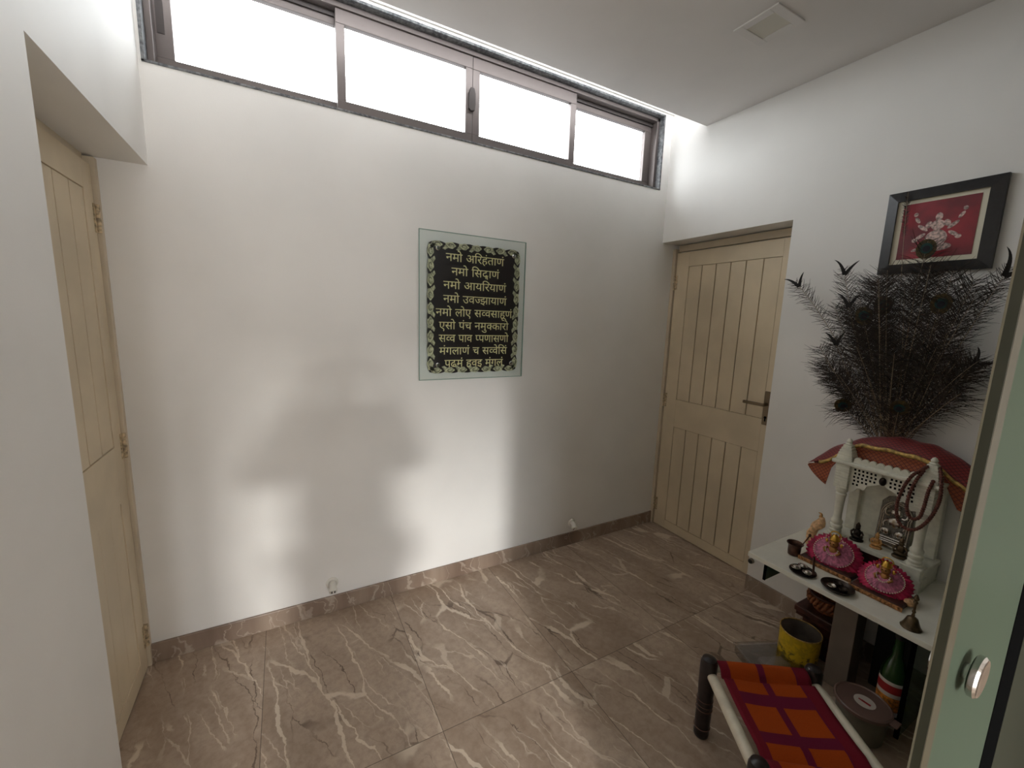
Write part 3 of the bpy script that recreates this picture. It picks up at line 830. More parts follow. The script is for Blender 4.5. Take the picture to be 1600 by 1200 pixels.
# prayer beads over the right tower
b = BM()
def strand(pts, r=.0068):
    L = [Vector(p) for p in pts]; fine = []
    for i in range(len(L)-1):
        p0, p1, p2, p3 = L[max(0, i-1)], L[i], L[i+1], L[min(len(L)-1, i+2)]
        for k in range(30):
            t = k/30; fine.append(.5*((2*p1)+(-p0+p2)*t+(2*p0-5*p1+4*p2-p3)*t*t+(-p0+3*p1-3*p2+p3)*t**3))
    fine.append(L[-1]); acc = 0.0; last = fine[0]; ball(b, last, r, 8)
    for q in fine[1:]:
        acc += (q-last).length; last = q
        if acc >= r*1.25: ball(b, q, r, 8); acc = 0.0
xm = SX-.033
strand([(SX+.012, -1.612, 1.052), (SX-.024, -1.603, 1.035), (xm, -1.578, 1.000), (xm, -1.558, .935), (xm, -1.551, .862), (xm, -1.565, .802), (xm, -1.594, .784), (xm, -1.620, .796), (xm, -1.644, .835), (xm, -1.660, .885), (xm, -1.668, .95), (SX-.016, -1.656, 1.02), (SX+.012, -1.640, 1.048)])
strand([(SX-.024, -1.606, 1.03), (xm-.002, -1.590, .975), (xm-.004, -1.581, .90), (xm-.004, -1.586, .855), (xm-.004, -1.600, .834), (xm-.004, -1.622, .845), (xm-.004, -1.630, .89), (xm-.003, -1.634, .96), (SX-.026, -1.640, 1.005)])
tag(obj('prayer_beads', b, M['beadwood'], loc=(SX, -1.6, .784), smooth='all'), 'long string of brown prayer beads hung over the right tower of the shrine', 'beads')

# red brocade cloth over the shrine roof
def cloth():
    ridge = [(-1.19, .925, 2.685), (-1.235, .995, 2.72), (-1.33, 1.060, 2.745), (-1.44, 1.108, 2.75), (-1.545, 1.115, 2.75), (-1.624, 1.102, 2.745), (-1.70, 1.064, 2.735), (-1.755, 1.03, 2.72)]
    hem = [(-1.176, .917, 2.668), (-1.262, .955, 2.668), (-1.350, 1.046, 2.672), (-1.439, 1.060, 2.672), (-1.530, 1.060, 2.672), (-1.605, 1.050, 2.672), (-1.680, 1.000, 2.672), (-1.745, .955, 2.668)]
    def samp(cv, t):
        f = t*(len(cv)-1); i = min(int(f), len(cv)-2); u = f-i
        p0, p1, p2, p3 = [Vector(cv[min(max(i+k, 0), len(cv)-1)]) for k in (-1, 0, 1, 2)]
        return .5*((2*p1)+(-p0+p2)*u+(2*p0-5*p1+4*p2-p3)*u*u+(-p0+3*p1-3*p2+p3)*u**3)
    V3 = lambda p: Vector((p.z, p.x, p.y))
    n, m = 48, 8
    b = BM(); uvl = b.loops.layers.uv.new('UVMap'); grid = []
    for i in range(n+1):
        t = i/n; R = V3(samp(ridge, t)); Hh = V3(samp(hem, t)); col = []
        Bk = R + Vector((.055, 0, -.05)); Bk.x = min(Bk.x, W-.012)
        for j in range(m+1):
            s = j/m
            if s < .3: p = Bk.lerp(R, s/.3)
            else:
                q = (s-.3)/.7; p = R.lerp(Hh, q); p.z += .016*math.sin(PI*q)*math.sin(PI*t) + .003*math.sin(t*40+q*5)
            col.append(b.verts.new(p))
        grid.append(col)
    for i in range(n):
        for j in range(m):
            f = b.faces.new((grid[i][j], grid[i+1][j], grid[i+1][j+1], grid[i][j+1]))
            for lp in f.loops: lp[uvl].uv = (lp.vert.co.y*1.2, lp.vert.co.x+lp.vert.co.z)
    hempts = [V3(samp(hem, i/n)) for i in range(n+1)]
    return b, hempts, samp, V3, hem
cl = thing('brocade_cloth', 'red and gold brocade cloth draped over the shrine roof', 'cloth', (2.70, -1.48, 1.0))
b, hempts, samp, V3, hem = cloth()
obj('cover', b, M['brocade'], cl, smooth='all').modifiers.new('thickness', 'SOLIDIFY').thickness = .002
b = BM(); N = len(hempts)
for i in range(3, N-2):                    # gold border ribbon along the front hem
    pass
ribs = []
for i in range(4, N):
    p = hempts[i]; wv = .002*math.sin(i*.9)
    ribs.append((b.verts.new(p+Vector((-.004, 0, .009+wv))), b.verts.new(p+Vector((-.0065, 0, .0+wv))), b.verts.new(p+Vector((-.003, 0, -.008+wv)))))
for a, c in zip(ribs, ribs[1:]):
    for k in (0, 1): b.faces.new((a[k], c[k], c[k+1], a[k+1]))
obj('gold_border', b, M['goldtrim'], cl, smooth='all').modifiers.new('thickness', 'SOLIDIFY').thickness = .0015
b = BM(); uvl = b.loops.layers.uv.new('UVMap')         # the fold hanging under the hem
def lowz(t, z):
    if t < .15: return z-.012-.75*t
    if t < .22: return .986-(.22-t)*1.2
    if t < .80: return .988-.004*math.sin(t*30)
    return .988-(min(t, .90)-.80)*.95
rows = []
for i in range(0, N):
    t = i/(N-1); p = hempts[i]; col = []
    zl = lowz(t, p.z)
    for j in range(5):
        s = j/4; q = Vector((p.x+.002+.006*math.sin(s*PI*1.5)+.002*math.sin(t*34), p.y, p.z-.006+(zl-p.z+.006)*s)); col.append(b.verts.new(q))
    rows.append(col)
for i in range(N-1):
    for j in range(4):
        f = b.faces.new((rows[i][j], rows[i+1][j], rows[i+1][j+1], rows[i][j+1]))
        for lp in f.loops: lp[uvl].uv = (lp.vert.co.y, lp.vert.co.z)
obj('lining_fold', b, M['brocade2'], cl, smooth='all').modifiers.new('thickness', 'SOLIDIFY').thickness = .002

# ---------------------------------------------------------------- peacock feathers
FBASE = Vector((2.780, -1.445, 1.012))
def feather(tip, label, group, eye=True, bend=.10, barb=.085, start=.30, fork=None, seed=0, sway=0.0, facing=None):
    rnd = random.Random(seed)
    tip = Vector(tip); base = FBASE + Vector((rnd.uniform(-.006, .006), rnd.uniform(-.035, .035), rnd.uniform(-.02, .02)))
    mid = base.lerp(tip, .55) + Vector((-.02+rnd.uniform(-.02, .01), 0, .10+bend)) * (tip-base).length + Vector((0, sway, 0))
    mid.x = min(mid.x, 2.80)
    n = 26; pts = bez(base, mid, tip, n)
    for p in pts: p.x = min(p.x, 2.797)
    # keep clear of the picture frame
    root = thing('peacock_feather', label, 'feather', tuple(base), 0, group)
    b = BM(); tube(b, pts, [.0022*(1-.75*i/n) for i in range(n+1)], 5); obj('quill', b, M['quill'], root, smooth='all')
    b = BM(); L = [0.0]
    for a, c in zip(pts, pts[1:]): L.append(L[-1]+(c-a).length)
    nb = 62
    for i in range(nb):
        t = start + (1-start)*(i/(nb-1))**.9; f = t*n; k = min(int(f), n-1); p = pts[k].lerp(pts[k+1], f-k)
        d = (pts[min(k+1, n)]-pts[max(k-1, 0)]).normalized()
        nrm = (facing if facing else Vector((-1, -.35, .1))) ; nrm = (nrm - d*nrm.dot(d)).normalized(); sd = d.cross(nrm).normalized()
        near = (1-t)
        ln = barb*(.75+.5*rnd.random())*(1.0 if near > .10 else (.35+.65*near/.10))*(.35+.65*min(1, (t-start)/.38))
        for s in (-1, 1):
            if rnd.random() < .08: continue
            fwd = .8+rnd.uniform(-.6, .6)
            dirv = (sd*s + d*fwd + nrm*rnd.uniform(-.45, .45)).normalized()
            droop = Vector((0, 0, -.25*rnd.random())) + d*rnd.uniform(-.25, .5) + nrm*rnd.uniform(-.4, .4)
            q = [p + dirv*ln*u + droop*ln*u*u for u in (0, .3, .65, 1.0)]
            w = [.0011, .0010, .0008, .0003]
            e0 = None
            for qq, ww in zip(q, w):
                wd = (dirv.cross(nrm)).normalized()*ww
                e1 = (b.verts.new(qq+wd), b.verts.new(qq-wd))
                if e0: b.faces.new((e0[0], e1[0], e1[1], e0[1]))
                e0 = e1
    obj('barbs', b, M['barb'], root, smooth='all')
    d = (pts[-1]-pts[-4]).normalized(); nrm = (facing if facing else Vector((-1, -.35, .1))); nrm = (nrm-d*nrm.dot(d)).normalized(); sd = d.cross(nrm)
    if eye:
        c = pts[-2]
        def oval(c, rx, ry, lift, th):
            b = BM(); pp = [(rx*math.cos(2*PI*k/22), ry*math.sin(2*PI*k/22)) for k in range(22)]
            prism(b, pp, th, lambda u, v, w: c + sd*u + d*v + nrm*(lift+w) - nrm*3.0*(u*u+v*v))
            return b
        e = obj('eye', oval(c-d*.008, .031, .040, .002, .0014), M['eyehalo'], root)
        obj('eye_ring', oval(c-d*.006, .0185, .021, .0036, .001), M['eyeteal'], e)
        obj('eye_spot', oval(c-d*.008, .0115, .0125, .0048, .001), M['eyeblue'], e)
    if fork:
        b = BM(); p = pts[-1]
        for s in (-1, 1):
            a = fork*(1.0 if s > 0 else .8)
            horn = bez(p-d*.03, p+d*a*(.10 if s > 0 else .5)+sd*s*a*(.45 if s > 0 else .05), p+d*a*(.25 if s > 0 else .8)+sd*s*a*(.8 if s > 0 else .45), 8)
            prev = None
            for i, q in enumerate(horn):
                wdt = .0075*(1-i/8)**.8+.0004; dd = (horn[min(i+1, 8)]-horn[max(i-1, 0)]).normalized(); sw = dd.cross(nrm).normalized()*wdt
                cur = [b.verts.new(q+sw+nrm*.001), b.verts.new(q-sw+nrm*.001), b.verts.new(q-sw-nrm*.001), b.verts.new(q+sw-nrm*.001)]
                if prev:
                    for k in range(4): b.faces.new((prev[k], prev[(k+1) % 4], cur[(k+1) % 4], cur[k]))
                prev = cur
        bmesh.ops.recalc_face_normals(b, faces=b.faces)
        obj('forked_tip', b, M['fork'], root)
    return root
G = 'peacock feathers standing behind the shrine'
sd_ = 100
NAMED = [
 ((2.70, -1.287, 1.652), 'peacock feather with a large clear eye on the left side of the bunch', True, None, .02, 0.03),
 ((2.68, -1.545, 1.700), 'peacock feather with a bright eye just under the right of the picture frame', True, None, .05, 0),
 ((2.66, -1.482, 1.262), 'short peacock feather whose eye shows low in the bunch above the cloth', True, None, .05, 0),
 ((2.70, -1.262, 1.222), 'short drooping peacock feather with its eye low at the left edge of the bunch', True, None, .12, .08),
 ((2.76, -1.445, 1.935), 'tallest eyed peacock feather standing across the red print', True, None, .02, 0),
 ((2.70, -.985, 1.792), 'long forked feather reaching furthest left towards the door', False, .07, .10, .05),
 ((2.72, -1.178, 1.845), 'forked feather pointing up left below the picture corner', False, .075, .05, .05),
 ((2.71, -1.215, 1.695), 'dark forked feather just left of the large clear eye', False, .07, .05, .04),
 ((2.70, -1.190, 1.520), 'dark forked feather bent out at the left middle of the bunch', False, .065, .10, .06),
 ((2.68, -1.700, 1.800), 'black forked feather reaching the glass door edge under the frame', False, .10, .06, -.04),
 ((2.70, -1.665, 1.470), 'black forked feather bent out right towards the glass door', False, .07, .12, -.05),
 ((2.785, -1.345, 2.150), 'thin wispy feather rising above the top edge of the frame', False, None, .02, .03),
 ((2.72, -1.345, 1.700), 'peacock feather with a dark eye beneath the left corner of the frame', True, None, .02, .02),
]
for i, (tp, lb, ey, fk, bd, sw) in enumerate(NAMED):
    wisp = 'wispy' in lb
    feather(tp, lb, G, ey, bd, .055 if fk else (.03 if wisp else .085), .38 if fk else (.78 if wisp else .2), fk, seed=sd_+i, sway=sw)
rr = random.Random(21)
for i in range(40):
    u = (i+.5)/40; y = -1.13-u*.56 + rr.uniform(-.03, .03)
    z = 1.87-1.0*abs(y+1.44)**1.3 - rr.random()**1.3*.42
    side = (y+1.44)
    feather((2.66+rr.random()*.10, y, max(z, 1.28)), 'dark peacock feather in the thick of the bunch with its eye hidden', G+' with hidden eyes', False, rr.uniform(.0, .12), rr.uniform(.075, .115), rr.uniform(.10, .24), None, seed=300+i, sway=side*.15)

# ---------------------------------------------------------------- things on the shelf
# copper cup with ladle
r = thing('copper_cup', 'dark copper cup with flared rim at the shelf corner', 'cup', (2.455, -1.268, SH))
b = BM(); lathe(b, [(.020, 0), (.024, .002), (.0255, .02), (.026, .046), (.0335, .056), (.0325, .058), (.0245, .047), (.0235, .02), (.0225, .006)], 30, T(2.455, -1.268, SH)); obj('body', b, M['copper'], r, smooth=True)
b = BM(); a = Vector((2.458, -1.276, SH+.012)); c = Vector((2.505, -1.300, SH+.098))
tube(b, [a, a.lerp(c, .5), c], [.0024, .0022, .0026], 8); ball(b, c, (.006, .006, .008), 10); ball(b, a, (.010, .010, .006), 10)
tag(obj('copper_spoon', b, M['copper'], loc=tuple(a), smooth=True), 'thin copper spoon leaning in the copper cup', 'spoon')
# peach figurine (a small standing carved parrot-like block figure)
r = thing('carved_figurine', 'peach painted carved figurine by the wall end of the shelf', 'figurine', (2.640, -1.252, SH))
b = BM(); x, y = 2.640, -1.252
lathe(b, [(.026, 0), (.028, .006), (.022, .016)], 18, T(x, y, SH)); obj('base', b, M['peach'], r, smooth=True)
b = BM()
sec = [(.012, .020, .016), (.030, .024, .014), (.055, .026, .016), (.078, .022, .018), (.092, .030, .018), (.108, .034, .016), (.124, .026, .013), (.138, .018, .010), (.150, .012, .007)]
rings = []
for z_, ry, rx in sec:
    oy = .012*math.sin(z_*34) - z_*.12
    rings.append([b.verts.new((x+rx*math.cos(2*PI*k/16), y+oy+ry*.8*math.sin(2*PI*k/16), SH+z_)) for k in range(16)])
for p_, q_ in zip(rings, rings[1:]):
    for k in range(16): b.faces.new((p_[k], p_[(k+1) % 16], q_[(k+1) % 16], q_[k]))
b.faces.new(rings[-1]); b.faces.new(rings[0][::-1])
fig_body = obj('body', b, M['peach'], r, smooth='all')
b = BM(); tube(b, bez((x, y-.022, SH+.148), (x, y-.03, SH+.170), (x, y-.012, SH+.166), 6), [.008, .007, .006, .005, .004, .003, .002], 8)
obj('crest', b, M['ochre'], r, smooth='all')
# silver plate with three bowls and incense stick holder
px_, py_ = 2.338, -1.365
r = thing('kumkum_stand', 'small silver plate holding round cups at the shelf front edge', 'plate', (px_, py_, SH))
b = BM(); lathe(b, [(.030, 0), (.044, .003), (.050, .008), (.049, .010), (.042, .006), (.001, .005)], 32, T(px_, py_, SH)); obj('plate', b, M['darkmetal'], r, smooth=True)
for dx, dy in ((-.018, .020), (-.016, -.024), (.022, .012)):
    b = BM(); lathe(b, [(.008, .006), (.015, .010), (.0185, .020), (.0175, .021), (.013, .016), (.001, .014)], 22, T(px_+dx, py_+dy, SH)); obj('cup', b, M['silver'], r, smooth=True)
    b = BM(); ball(b, (px_+dx, py_+dy, SH+.019), (.012, .012, .008), 12); obj('cup_lid', b, M['silver'], r, smooth=True)
b = BM(); tube(b, [(2.345, -1.402, SH+.012), (2.350, -1.393, SH+.085)], .0042, 10); lathe(b, [(.010, 0), (.010, .008), (.005, .014)], 14, T(2.345, -1.402, SH+.006))
tag(obj('incense_holder', b, M['copper'], loc=(2.345, -1.402, SH+.006), smooth=True), 'dark upright stick on the silver plate before the larger pink idol', 'incense holder')
# dark aarti dish
tx_, ty_ = 2.340, -1.492
r = thing('aarti_dish', 'dark oval metal dish at the middle of the shelf edge', 'dish', (tx_, ty_, SH))
b = BM(); lathe(b, [(.030, 0), (.046, .004), (.056, .016), (.055, .018), (.044, .008), (.001, .006)], 36, T(tx_, ty_, SH)); obj('dish', b, M['darkmetal'], r, smooth=True)
for dx, dy, m_ in ((-.006, -.022, 'darkmetal'), (-.020, .012, 'silver'), (.020, .008, 'darkmetal')):
    b = BM(); lathe(b, [(.008, .006), (.014, .010), (.016, .017), (.015, .018), (.010, .012), (.001, .011)], 20, T(tx_+dx, ty_+dy, SH)); obj('small_bowl', b, M[m_], r, smooth=True)
# bell
bx_, by_ = 2.332, -1.722
r = thing('hand_bell', 'dark brass hand bell at the glass door end of the shelf', 'bell', (bx_, by_, SH))
b = BM(); lathe(b, [(.029, 0), (.030, .003), (.024, .012), (.019, .026), (.015, .038), (.007, .044), (.003, .045)], 28, T(bx_, by_, SH)); obj('bell', b, M['brass'], r, smooth=True)
b = BM(); lathe(b, [(.004, .043), (.005, .050), (.0035, .056), (.006, .062), (.0035, .068), (.0038, .092), (.007, .098), (.0045, .104), (.0085, .112), (.006, .120), (.003, .126), (.001, .128)], 16, T(bx_, by_, SH)); obj('handle', b, M['brass'], r, smooth=True)

# dressed idols on little thrones
def idol(name, label, x, y, R, hz, beads, tilt):
    r = thing(name, label, 'idol', (x, y, SH))
    hw = R*1.02
    b = BM(); box(b, x-.052, x+.075, y-hw, y+hw, SH, SH+.020, .004)
    th = obj('throne', b, M['darkwood'], r)
    b = BM(); box(b, x-.057, x-.051, y-hw-.004, y+hw+.004, SH, SH+.017, .002)
    for k in range(11):
        yy = y-hw+.01+k*(2*hw-.02)/10; ball(b, (x-.057, yy, SH+.009), (.003, .0055, .0055), 8)
    obj('gilt_edge', b, M['gilt'], th)
    # pleated skirt: a cone leaning back
    C0 = Vector((x+.020, y, SH+.060)); nv = Vector((-math.cos(tilt), -.10, math.sin(tilt))).normalized(); uy = Vector((0, 1, 0)); uy = (uy-nv*uy.dot(nv)).normalized(); uz = nv.cross(uy)
    if uz.z < 0: uz = -uz
    def pleat(r0, r1, h0, h1, nple, amp, name_, m_, flat=.92):
        b = BM(); nu, nr = 120, 8; g = []
        for i in range(nu):
            a = 2*PI*i/nu; col = []
            for j in range(nr+1):
                s = j/nr; rad = r0+(r1-r0)*s; rip = amp*s*(math.sin(nple*a)+.5*math.sin(nple*1.7*a+1))
                p = C0 + (uy*math.cos(a) + uz*math.sin(a)*flat)*(rad*(1+rip*.25)) + nv*(h0+(h1-h0)*s + rip*.010)
                p.z = max(p.z, SH+.0215); col.append(b.verts.new(p))
            g.append(col)
        for i in range(nu):
            for j in range(nr): b.faces.new((g[i][j], g[(i+1) % nu][j], g[(i+1) % nu][j+1], g[i][j+1]))
        o = obj(name_, b, m_, r, smooth='all'); o.modifiers.new('thickness', 'SOLIDIFY').thickness = .0015
        return o
    sk = pleat(R*.12, R*1.06, .024, -.012, 31, .15, 'skirt', M['pink'])
    pleat(R*.14, R*.74, .031, .008, 37, .12, 'lace_skirt', M['lilac'])
    b = BM()
    for k in range(44):
        a = 2*PI*k/44; p = C0 + (uy*math.cos(a)+uz*math.sin(a)*.92)*R*.74 + nv*.0125
        if p.z > SH+.025: ball(b, p, .0026, 6)
    obj('bead_edging', b, M['pearl'], sk)
    # the little brass body
    B = C0 + nv*.018 + Vector((0, 0, .012)); k = hz
    b = BM(); ball(b, B + Vector((0, 0, -.010)), (.014*k, .018*k, .020*k), 12); ball(b, B + Vector((-.004, 0, .022*k)), (.015*k, .016*k, .016*k), 14)
    for s in (-1, 1):
        tube(b, [B+Vector((-.004, s*.016*k, .002)), B+Vector((-.014, s*.026*k, -.006)), B+Vector((-.024, s*.018*k, -.014))], [.005*k, .0045*k, .004*k], 8)
    bd = obj('body', b, M['skin_brass'], r, smooth='all')
    b = BM()
    for yy in (-.005, .005): ball(b, B+Vector((-.018*k, yy*k, .025*k)), (.002, .0028, .002), 6)
    obj('eye', b, M['black'], bd)
    top = B + Vector((0, 0, .034*k))
    b = BM(); lathe(b, [(.016*k, 0), (.018*k, .005), (.014*k, .010), (.015*k, .014), (.009*k, .022), (.003*k, .028)], 18, T(*top))
    tor = bmesh.ops.create_circle(b, segments=6, radius=.001)
    pts = [top + Vector((.004, .017*k*math.cos(2*PI*i/18), .020*k+.014*k*math.sin(2*PI*i/18))) for i in range(19)]
    tube(b, pts, .0028, 6, False)
    cr = obj('crown', b, M['gold'], r, smooth='all')
    b = BM()
    for i in range(9):
        a = PI*(i/8); p = top + Vector((-.004, .030*k*math.cos(a)*(1.0), -.004+.030*k*math.sin(a))); ball(b, p, .0042 if beads else .003, 8)
    obj('crown_beads', b, M['redjewel'] if beads else M['pearl'], cr, smooth='all')
    b = BM()
    for s in (-1, 1): ball(b, B+Vector((-.002, s*.024*k, .024*k)), (.004, .006, .009), 10)
    obj('earring', b, M['gold'], bd, smooth='all')
    b = BM()
    for i in range(12):
        a = PI*(i/11); ball(b, B+Vector((-.016-.006*math.sin(a), .020*k*math.cos(a), .004-.024*k*math.sin(a))), .0028, 6)
    obj('necklace', b, M['pearl'], bd)
    return r
idol('dressed_idol', 'larger gold crowned idol in pink lace dress left of the shrine front', 2.495, -1.395, .096, 1.15, False, .78)
idol('dressed_idol', 'smaller idol with red beaded crown in pink dress near the hand bell', 2.458, -1.588, .080, 1.05, True, .80)
b = BM()
ball(b, (2.485, -1.672, SH+.014), (.03, .018, .014), 12); ball(b, (2.47, -1.668, SH+.020), (.018, .014, .012), 10)
tag(obj('cloth_bundle', b, M['peach'], loc=(2.485, -1.672, SH), smooth='all'), 'small crumpled beige bundle beside the smaller pink idol', 'bundle')

# ---------------------------------------------------------------- things under the shelf
r = thing('wooden_stand', 'low dark wooden stand beneath the wicker basket', 'stand', (2.68, -1.34, 0))
b = BM(); box(b, 2.575, 2.795, -1.432, -1.248, .196, .226, .006); box(b, 2.585, 2.79, -1.428, -1.255, .176, .197, .003); obj('top', b, M['darkwood'], r)
b = BM(); box(b, 2.615, 2.785, -1.418, -1.275, 0, .178, .002); obj('body', b, M['darkwood'], r)
r = thing('wicker_basket', 'brown wicker basket with braided rim on the dark wooden stand', 'basket', (2.69, -1.345, .226))
b = BM(); ctr = (2.69, -1.345)
def ovalring(rx, ry, z, n=40): return [(ctr[0]+rx*math.cos(2*PI*k/n), ctr[1]+ry*math.sin(2*PI*k/n), z) for k in range(n)]
lay = []
for (s, z) in ((.80, .226), (.86, .245), (.93, .268), (.99, .290), (1.0, .300), (.95, .300), (.88, .27), (.78, .240)): lay.append([b.verts.new(p) for p in ovalring(.090*s, .078*s, z)])
for a, c in zip(lay, lay[1:]):
    for k in range(40): b.faces.new((a[k], a[(k+1) % 40], c[(k+1) % 40], c[k]))
b.faces.new(lay[0][::-1]); b.faces.new(lay[-1])
obj('body', b, M['wicker'], r, smooth='all')
b = BM()
for k in range(26):
    a0 = 2*PI*k/26; c = lambda a, q, z: Vector((ctr[0]+.093*q*math.cos(a), ctr[1]+.081*q*math.sin(a), z))
    tube(b, [c(a0-.16, .93, .248), c(a0-.05, 1.03, .262), c(a0+.06, 1.05, .282), c(a0+.16, .98, .298)], [.004, .0075, .0075, .004], 7)
obj('braid', b, M['wicker'], r, smooth='all')
b = BM(); pts = [Vector(p)+Vector((0, 0, .004)) for p in ovalring(.092, .080, .300)]; pts.append(pts[0]); tube(b, pts, .006, 8, False); obj('rim', b, M['darkwood'], r, smooth='all')
# yellow tin
r = thing('yellow_tin', 'open yellow printed tin on the floor in front of the wooden stand', 'tin', (2.545, -1.312, 0))
X0, Y0 = 2.548, -1.314
X0, Y0 = 2.497, -1.326
b = BM(); lathe(b, [(.078, .0), (.080, .004), (.082, .165), (.0805, .165), (.0785, .006), (.001, .005)], 44, T(X0, Y0, 0))
for f in b.faces:
    c = f.calc_center_median(); rad = math.hypot(c.x-X0, c.y-Y0)
    f.material_index = 1 if rad < .0800 or c.z > .162 else 0
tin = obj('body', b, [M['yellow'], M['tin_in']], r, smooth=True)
b = BM(); pts = [Vector((X0+.0818*math.cos(2*PI*k/44), Y0+.0818*math.sin(2*PI*k/44), .165)) for k in range(45)]; tube(b, pts, .0026, 8, False); obj('rim', b, M['goldtrim'], r, smooth='all')
# clear plastic box lying flat
r = thing('plastic_box', 'flat clear plastic box on the floor beside the yellow tin', 'box', (2.36, -1.285, 0), math.radians(-24))
b = BM(); box(b, -.13, .13, -.085, .085, 0, .045, .010); obj('body', b, M['clearplastic'], r, False)
b = BM(); box(b, -.135, .135, -.09, .09, .045, .053, .003); obj('lid', b, M['clearplastic'], r, False)
b = BM(); box(b, -.05, .075, -.030, .022, .008, .030, .004); obj('white_insert', b, M['labelwhite'], r, False)
# black block added to darken the void, jar tub, bottle, yellow packet
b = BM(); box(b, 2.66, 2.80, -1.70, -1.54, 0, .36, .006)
tag(obj('shade_block', b, M['shade_black'], loc=(2.73, -1.62, 0)), 'tall black block added to deepen the shadow under the shelf', 'shade block')
X0, Y0 = 2.352, -1.628
r = thing('lidded_tub', 'round tub with brown see-through lid under the shelf beside the stool', 'tub', (X0, Y0, 0))
b = BM(); lathe(b, [(.070, 0), (.074, .004), (.083, .125), (.001, .125)], 40, T(X0, Y0, 0)); obj('body', b, M['tubbody'], r, smooth=True)
b = BM(); lathe(b, [(.089, .118), (.091, .120), (.091, .132), (.086, .135), (.082, .131), (.001, .131)], 44, T(X0, Y0, 0)); box(b, X0-.02, X0+.02, Y0-.112, Y0-.088, .122, .131, .003); ld = obj('lid', b, M['tublid'], r, smooth=True)
b = BM(); lathe(b, [(.034, .1312), (.034, .1322), (.001, .1322)], 30, T(X0+.004, Y0-.004, 0)); obj('lid_label', b, M['labelwhite'], ld)
b = BM()
for s, y_ in ((.018, -.006), (.012, .008)):
    box(b, X0-s*.2, X0+s*.35, Y0+y_-s, Y0+y_+s*.6, .1322, .1328)
obj('lid_print', b, M['labelred'], ld)
X0, Y0 = 2.520, -1.655
r = thing('glass_bottle', 'dark green bottle with red and orange label under the shelf', 'bottle', (X0, Y0, 0))
b = BM(); lathe(b, [(.038, 0), (.041, .004), (.041, .205), (.038, .225), (.026, .262), (.017, .285), (.015, .34), (.015, .372)], 36, T(X0, Y0, 0)); obj('body', b, M['bottle'], r, smooth=True)
b = BM(); lathe(b, [(.0418, .045), (.0418, .190)], 36, T(X0, Y0, 0), False); lb_ = obj('label', b, M['labelwhite'], r, smooth=True)
b = BM(); lathe(b, [(.0424, .066), (.0424, .125)], 36, T(X0, Y0, 0), False); obj('label_picture', b, M['labelorange'], lb_, smooth=True)
b = BM(); lathe(b, [(.0424, .142), (.0424, .176)], 36, T(X0, Y0, 0), False); obj('label_band', b, M['labelred'], lb_, smooth=True)
b = BM(); lathe(b, [(.0165, .362), (.0165, .392), (.001, .393)], 20, T(X0, Y0, 0)); obj('cap', b, M['rubber'], r, smooth=True)
r = thing('yellow_packet', 'crumpled yellow packet on the floor behind the glass panel', 'packet', (2.60, -1.775, 0))
b = BM()
ball(b, (2.60, -1.775, .022), (.045, .03, .022), 12)
for v in b.verts: v.co += Vector((math.sin(v.co.y*160), math.sin(v.co.x*190), 0))*.003; v.co.z = max(0, v.co.z)
obj('body', b, M['yellowplastic'], r, smooth=True)

# ---------------------------------------------------------------- woven stool (local x along the back rail, -y towards the camera)
st = thing('woven_stool', 'low stool with orange and maroon woven seat on black turned legs', 'stool', (1.775, -1.352, 0), math.atan2(-.55, .835))
SL = .372
def leg(x, y):
    b = BM(); lathe(b, [(.022, 0), (.0265, .006), (.0275, .02), (.0255, .028), (.027, .05), (.0275, .10), (.0265, .13), (.0285, .15), (.0265, .175), (.029, .22), (.030, .30), (.029, .318), (.024, .331), (.012, .337), (.001, .338)], 26, T(x, y, 0))
    l = obj('leg', b, M['legwood'], st, False, smooth=True)
    for z in (.042, .120, .138, .160): obj('turned_ring', lathe(BM(), [(.0262, z), (.0298, z+.0014), (.0262, z+.0028)], 24, T(x, y, 0), False), M['legcrack'], l, False, smooth=True)
for x, y in ((0, 0), (SL, 0), (0, -SL), (SL, -SL)): leg(x, y)
for x in (0.004, SL-.002):
    b = BM(); tube(b, [(x, -.018, .276), (x, -.06, .280), (x, -.2, .281), (x, -SL+.06, .280), (x, -SL+.018, .276)], [.0165, .0185, .019, .0185, .0165], 18)
    obj('side_rail', b, M['rail'], st, False, smooth=True)
for y in (0.0, -SL):
    b = BM(); tube(b, [(.02, y, .298), (SL-.02, y, .298)], .017, 16); obj('cross_rail', b, M['rail'], st, False, smooth=True)
b = BM(); uvl = b.loops.layers.uv.new('UVMap'); prof = []
for a in range(-40, 100, 20): prof.append((.0195*math.sin(math.radians(-90+a+0)) if False else -.0195*math.cos(math.radians(a)), .298+.0195*math.sin(math.radians(a))))
prof += [(.008, .3165), (.022, .310), (.032, .302), (.040, .289), (.046, .289), (.056, .300)]
for i in range(1, 12):
    t = i/12; s = .055+(SL-.11)*t; prof.append((s, .300-.006*math.sin(PI*t)))
tail = [(SL-q[0], q[1]) for q in prof[:12]][::-1]
prof += tail
dist = []
for s, z in prof: dist.append(s if s > -.0 else s)
NU = 24; grid = []
for s, z in prof:
    row = []
    for i in range(NU+1):
        u = .030+(.345-.030)*i/NU; e_ = .0 if s < .02 or s > SL-.02 else .004*math.cos(2*PI*(u-.0)/.37)
        row.append((b.verts.new((u, -s, z+e_+.0008*math.sin(s*300+u*50))), u, s))
    grid.append(row)
for a, c in zip(grid, grid[1:]):
    for i in range(NU):
        q = (a[i], a[i+1], c[i+1], c[i]); f = b.faces.new([v[0] for v in q])
        for lp, v in zip(f.loops, q): lp[uvl].uv = (v[1], v[2])
o = obj('woven_seat', b, M['seat'], st, False, smooth='all'); o.modifiers.new('thickness', 'SOLIDIFY').thickness = .003

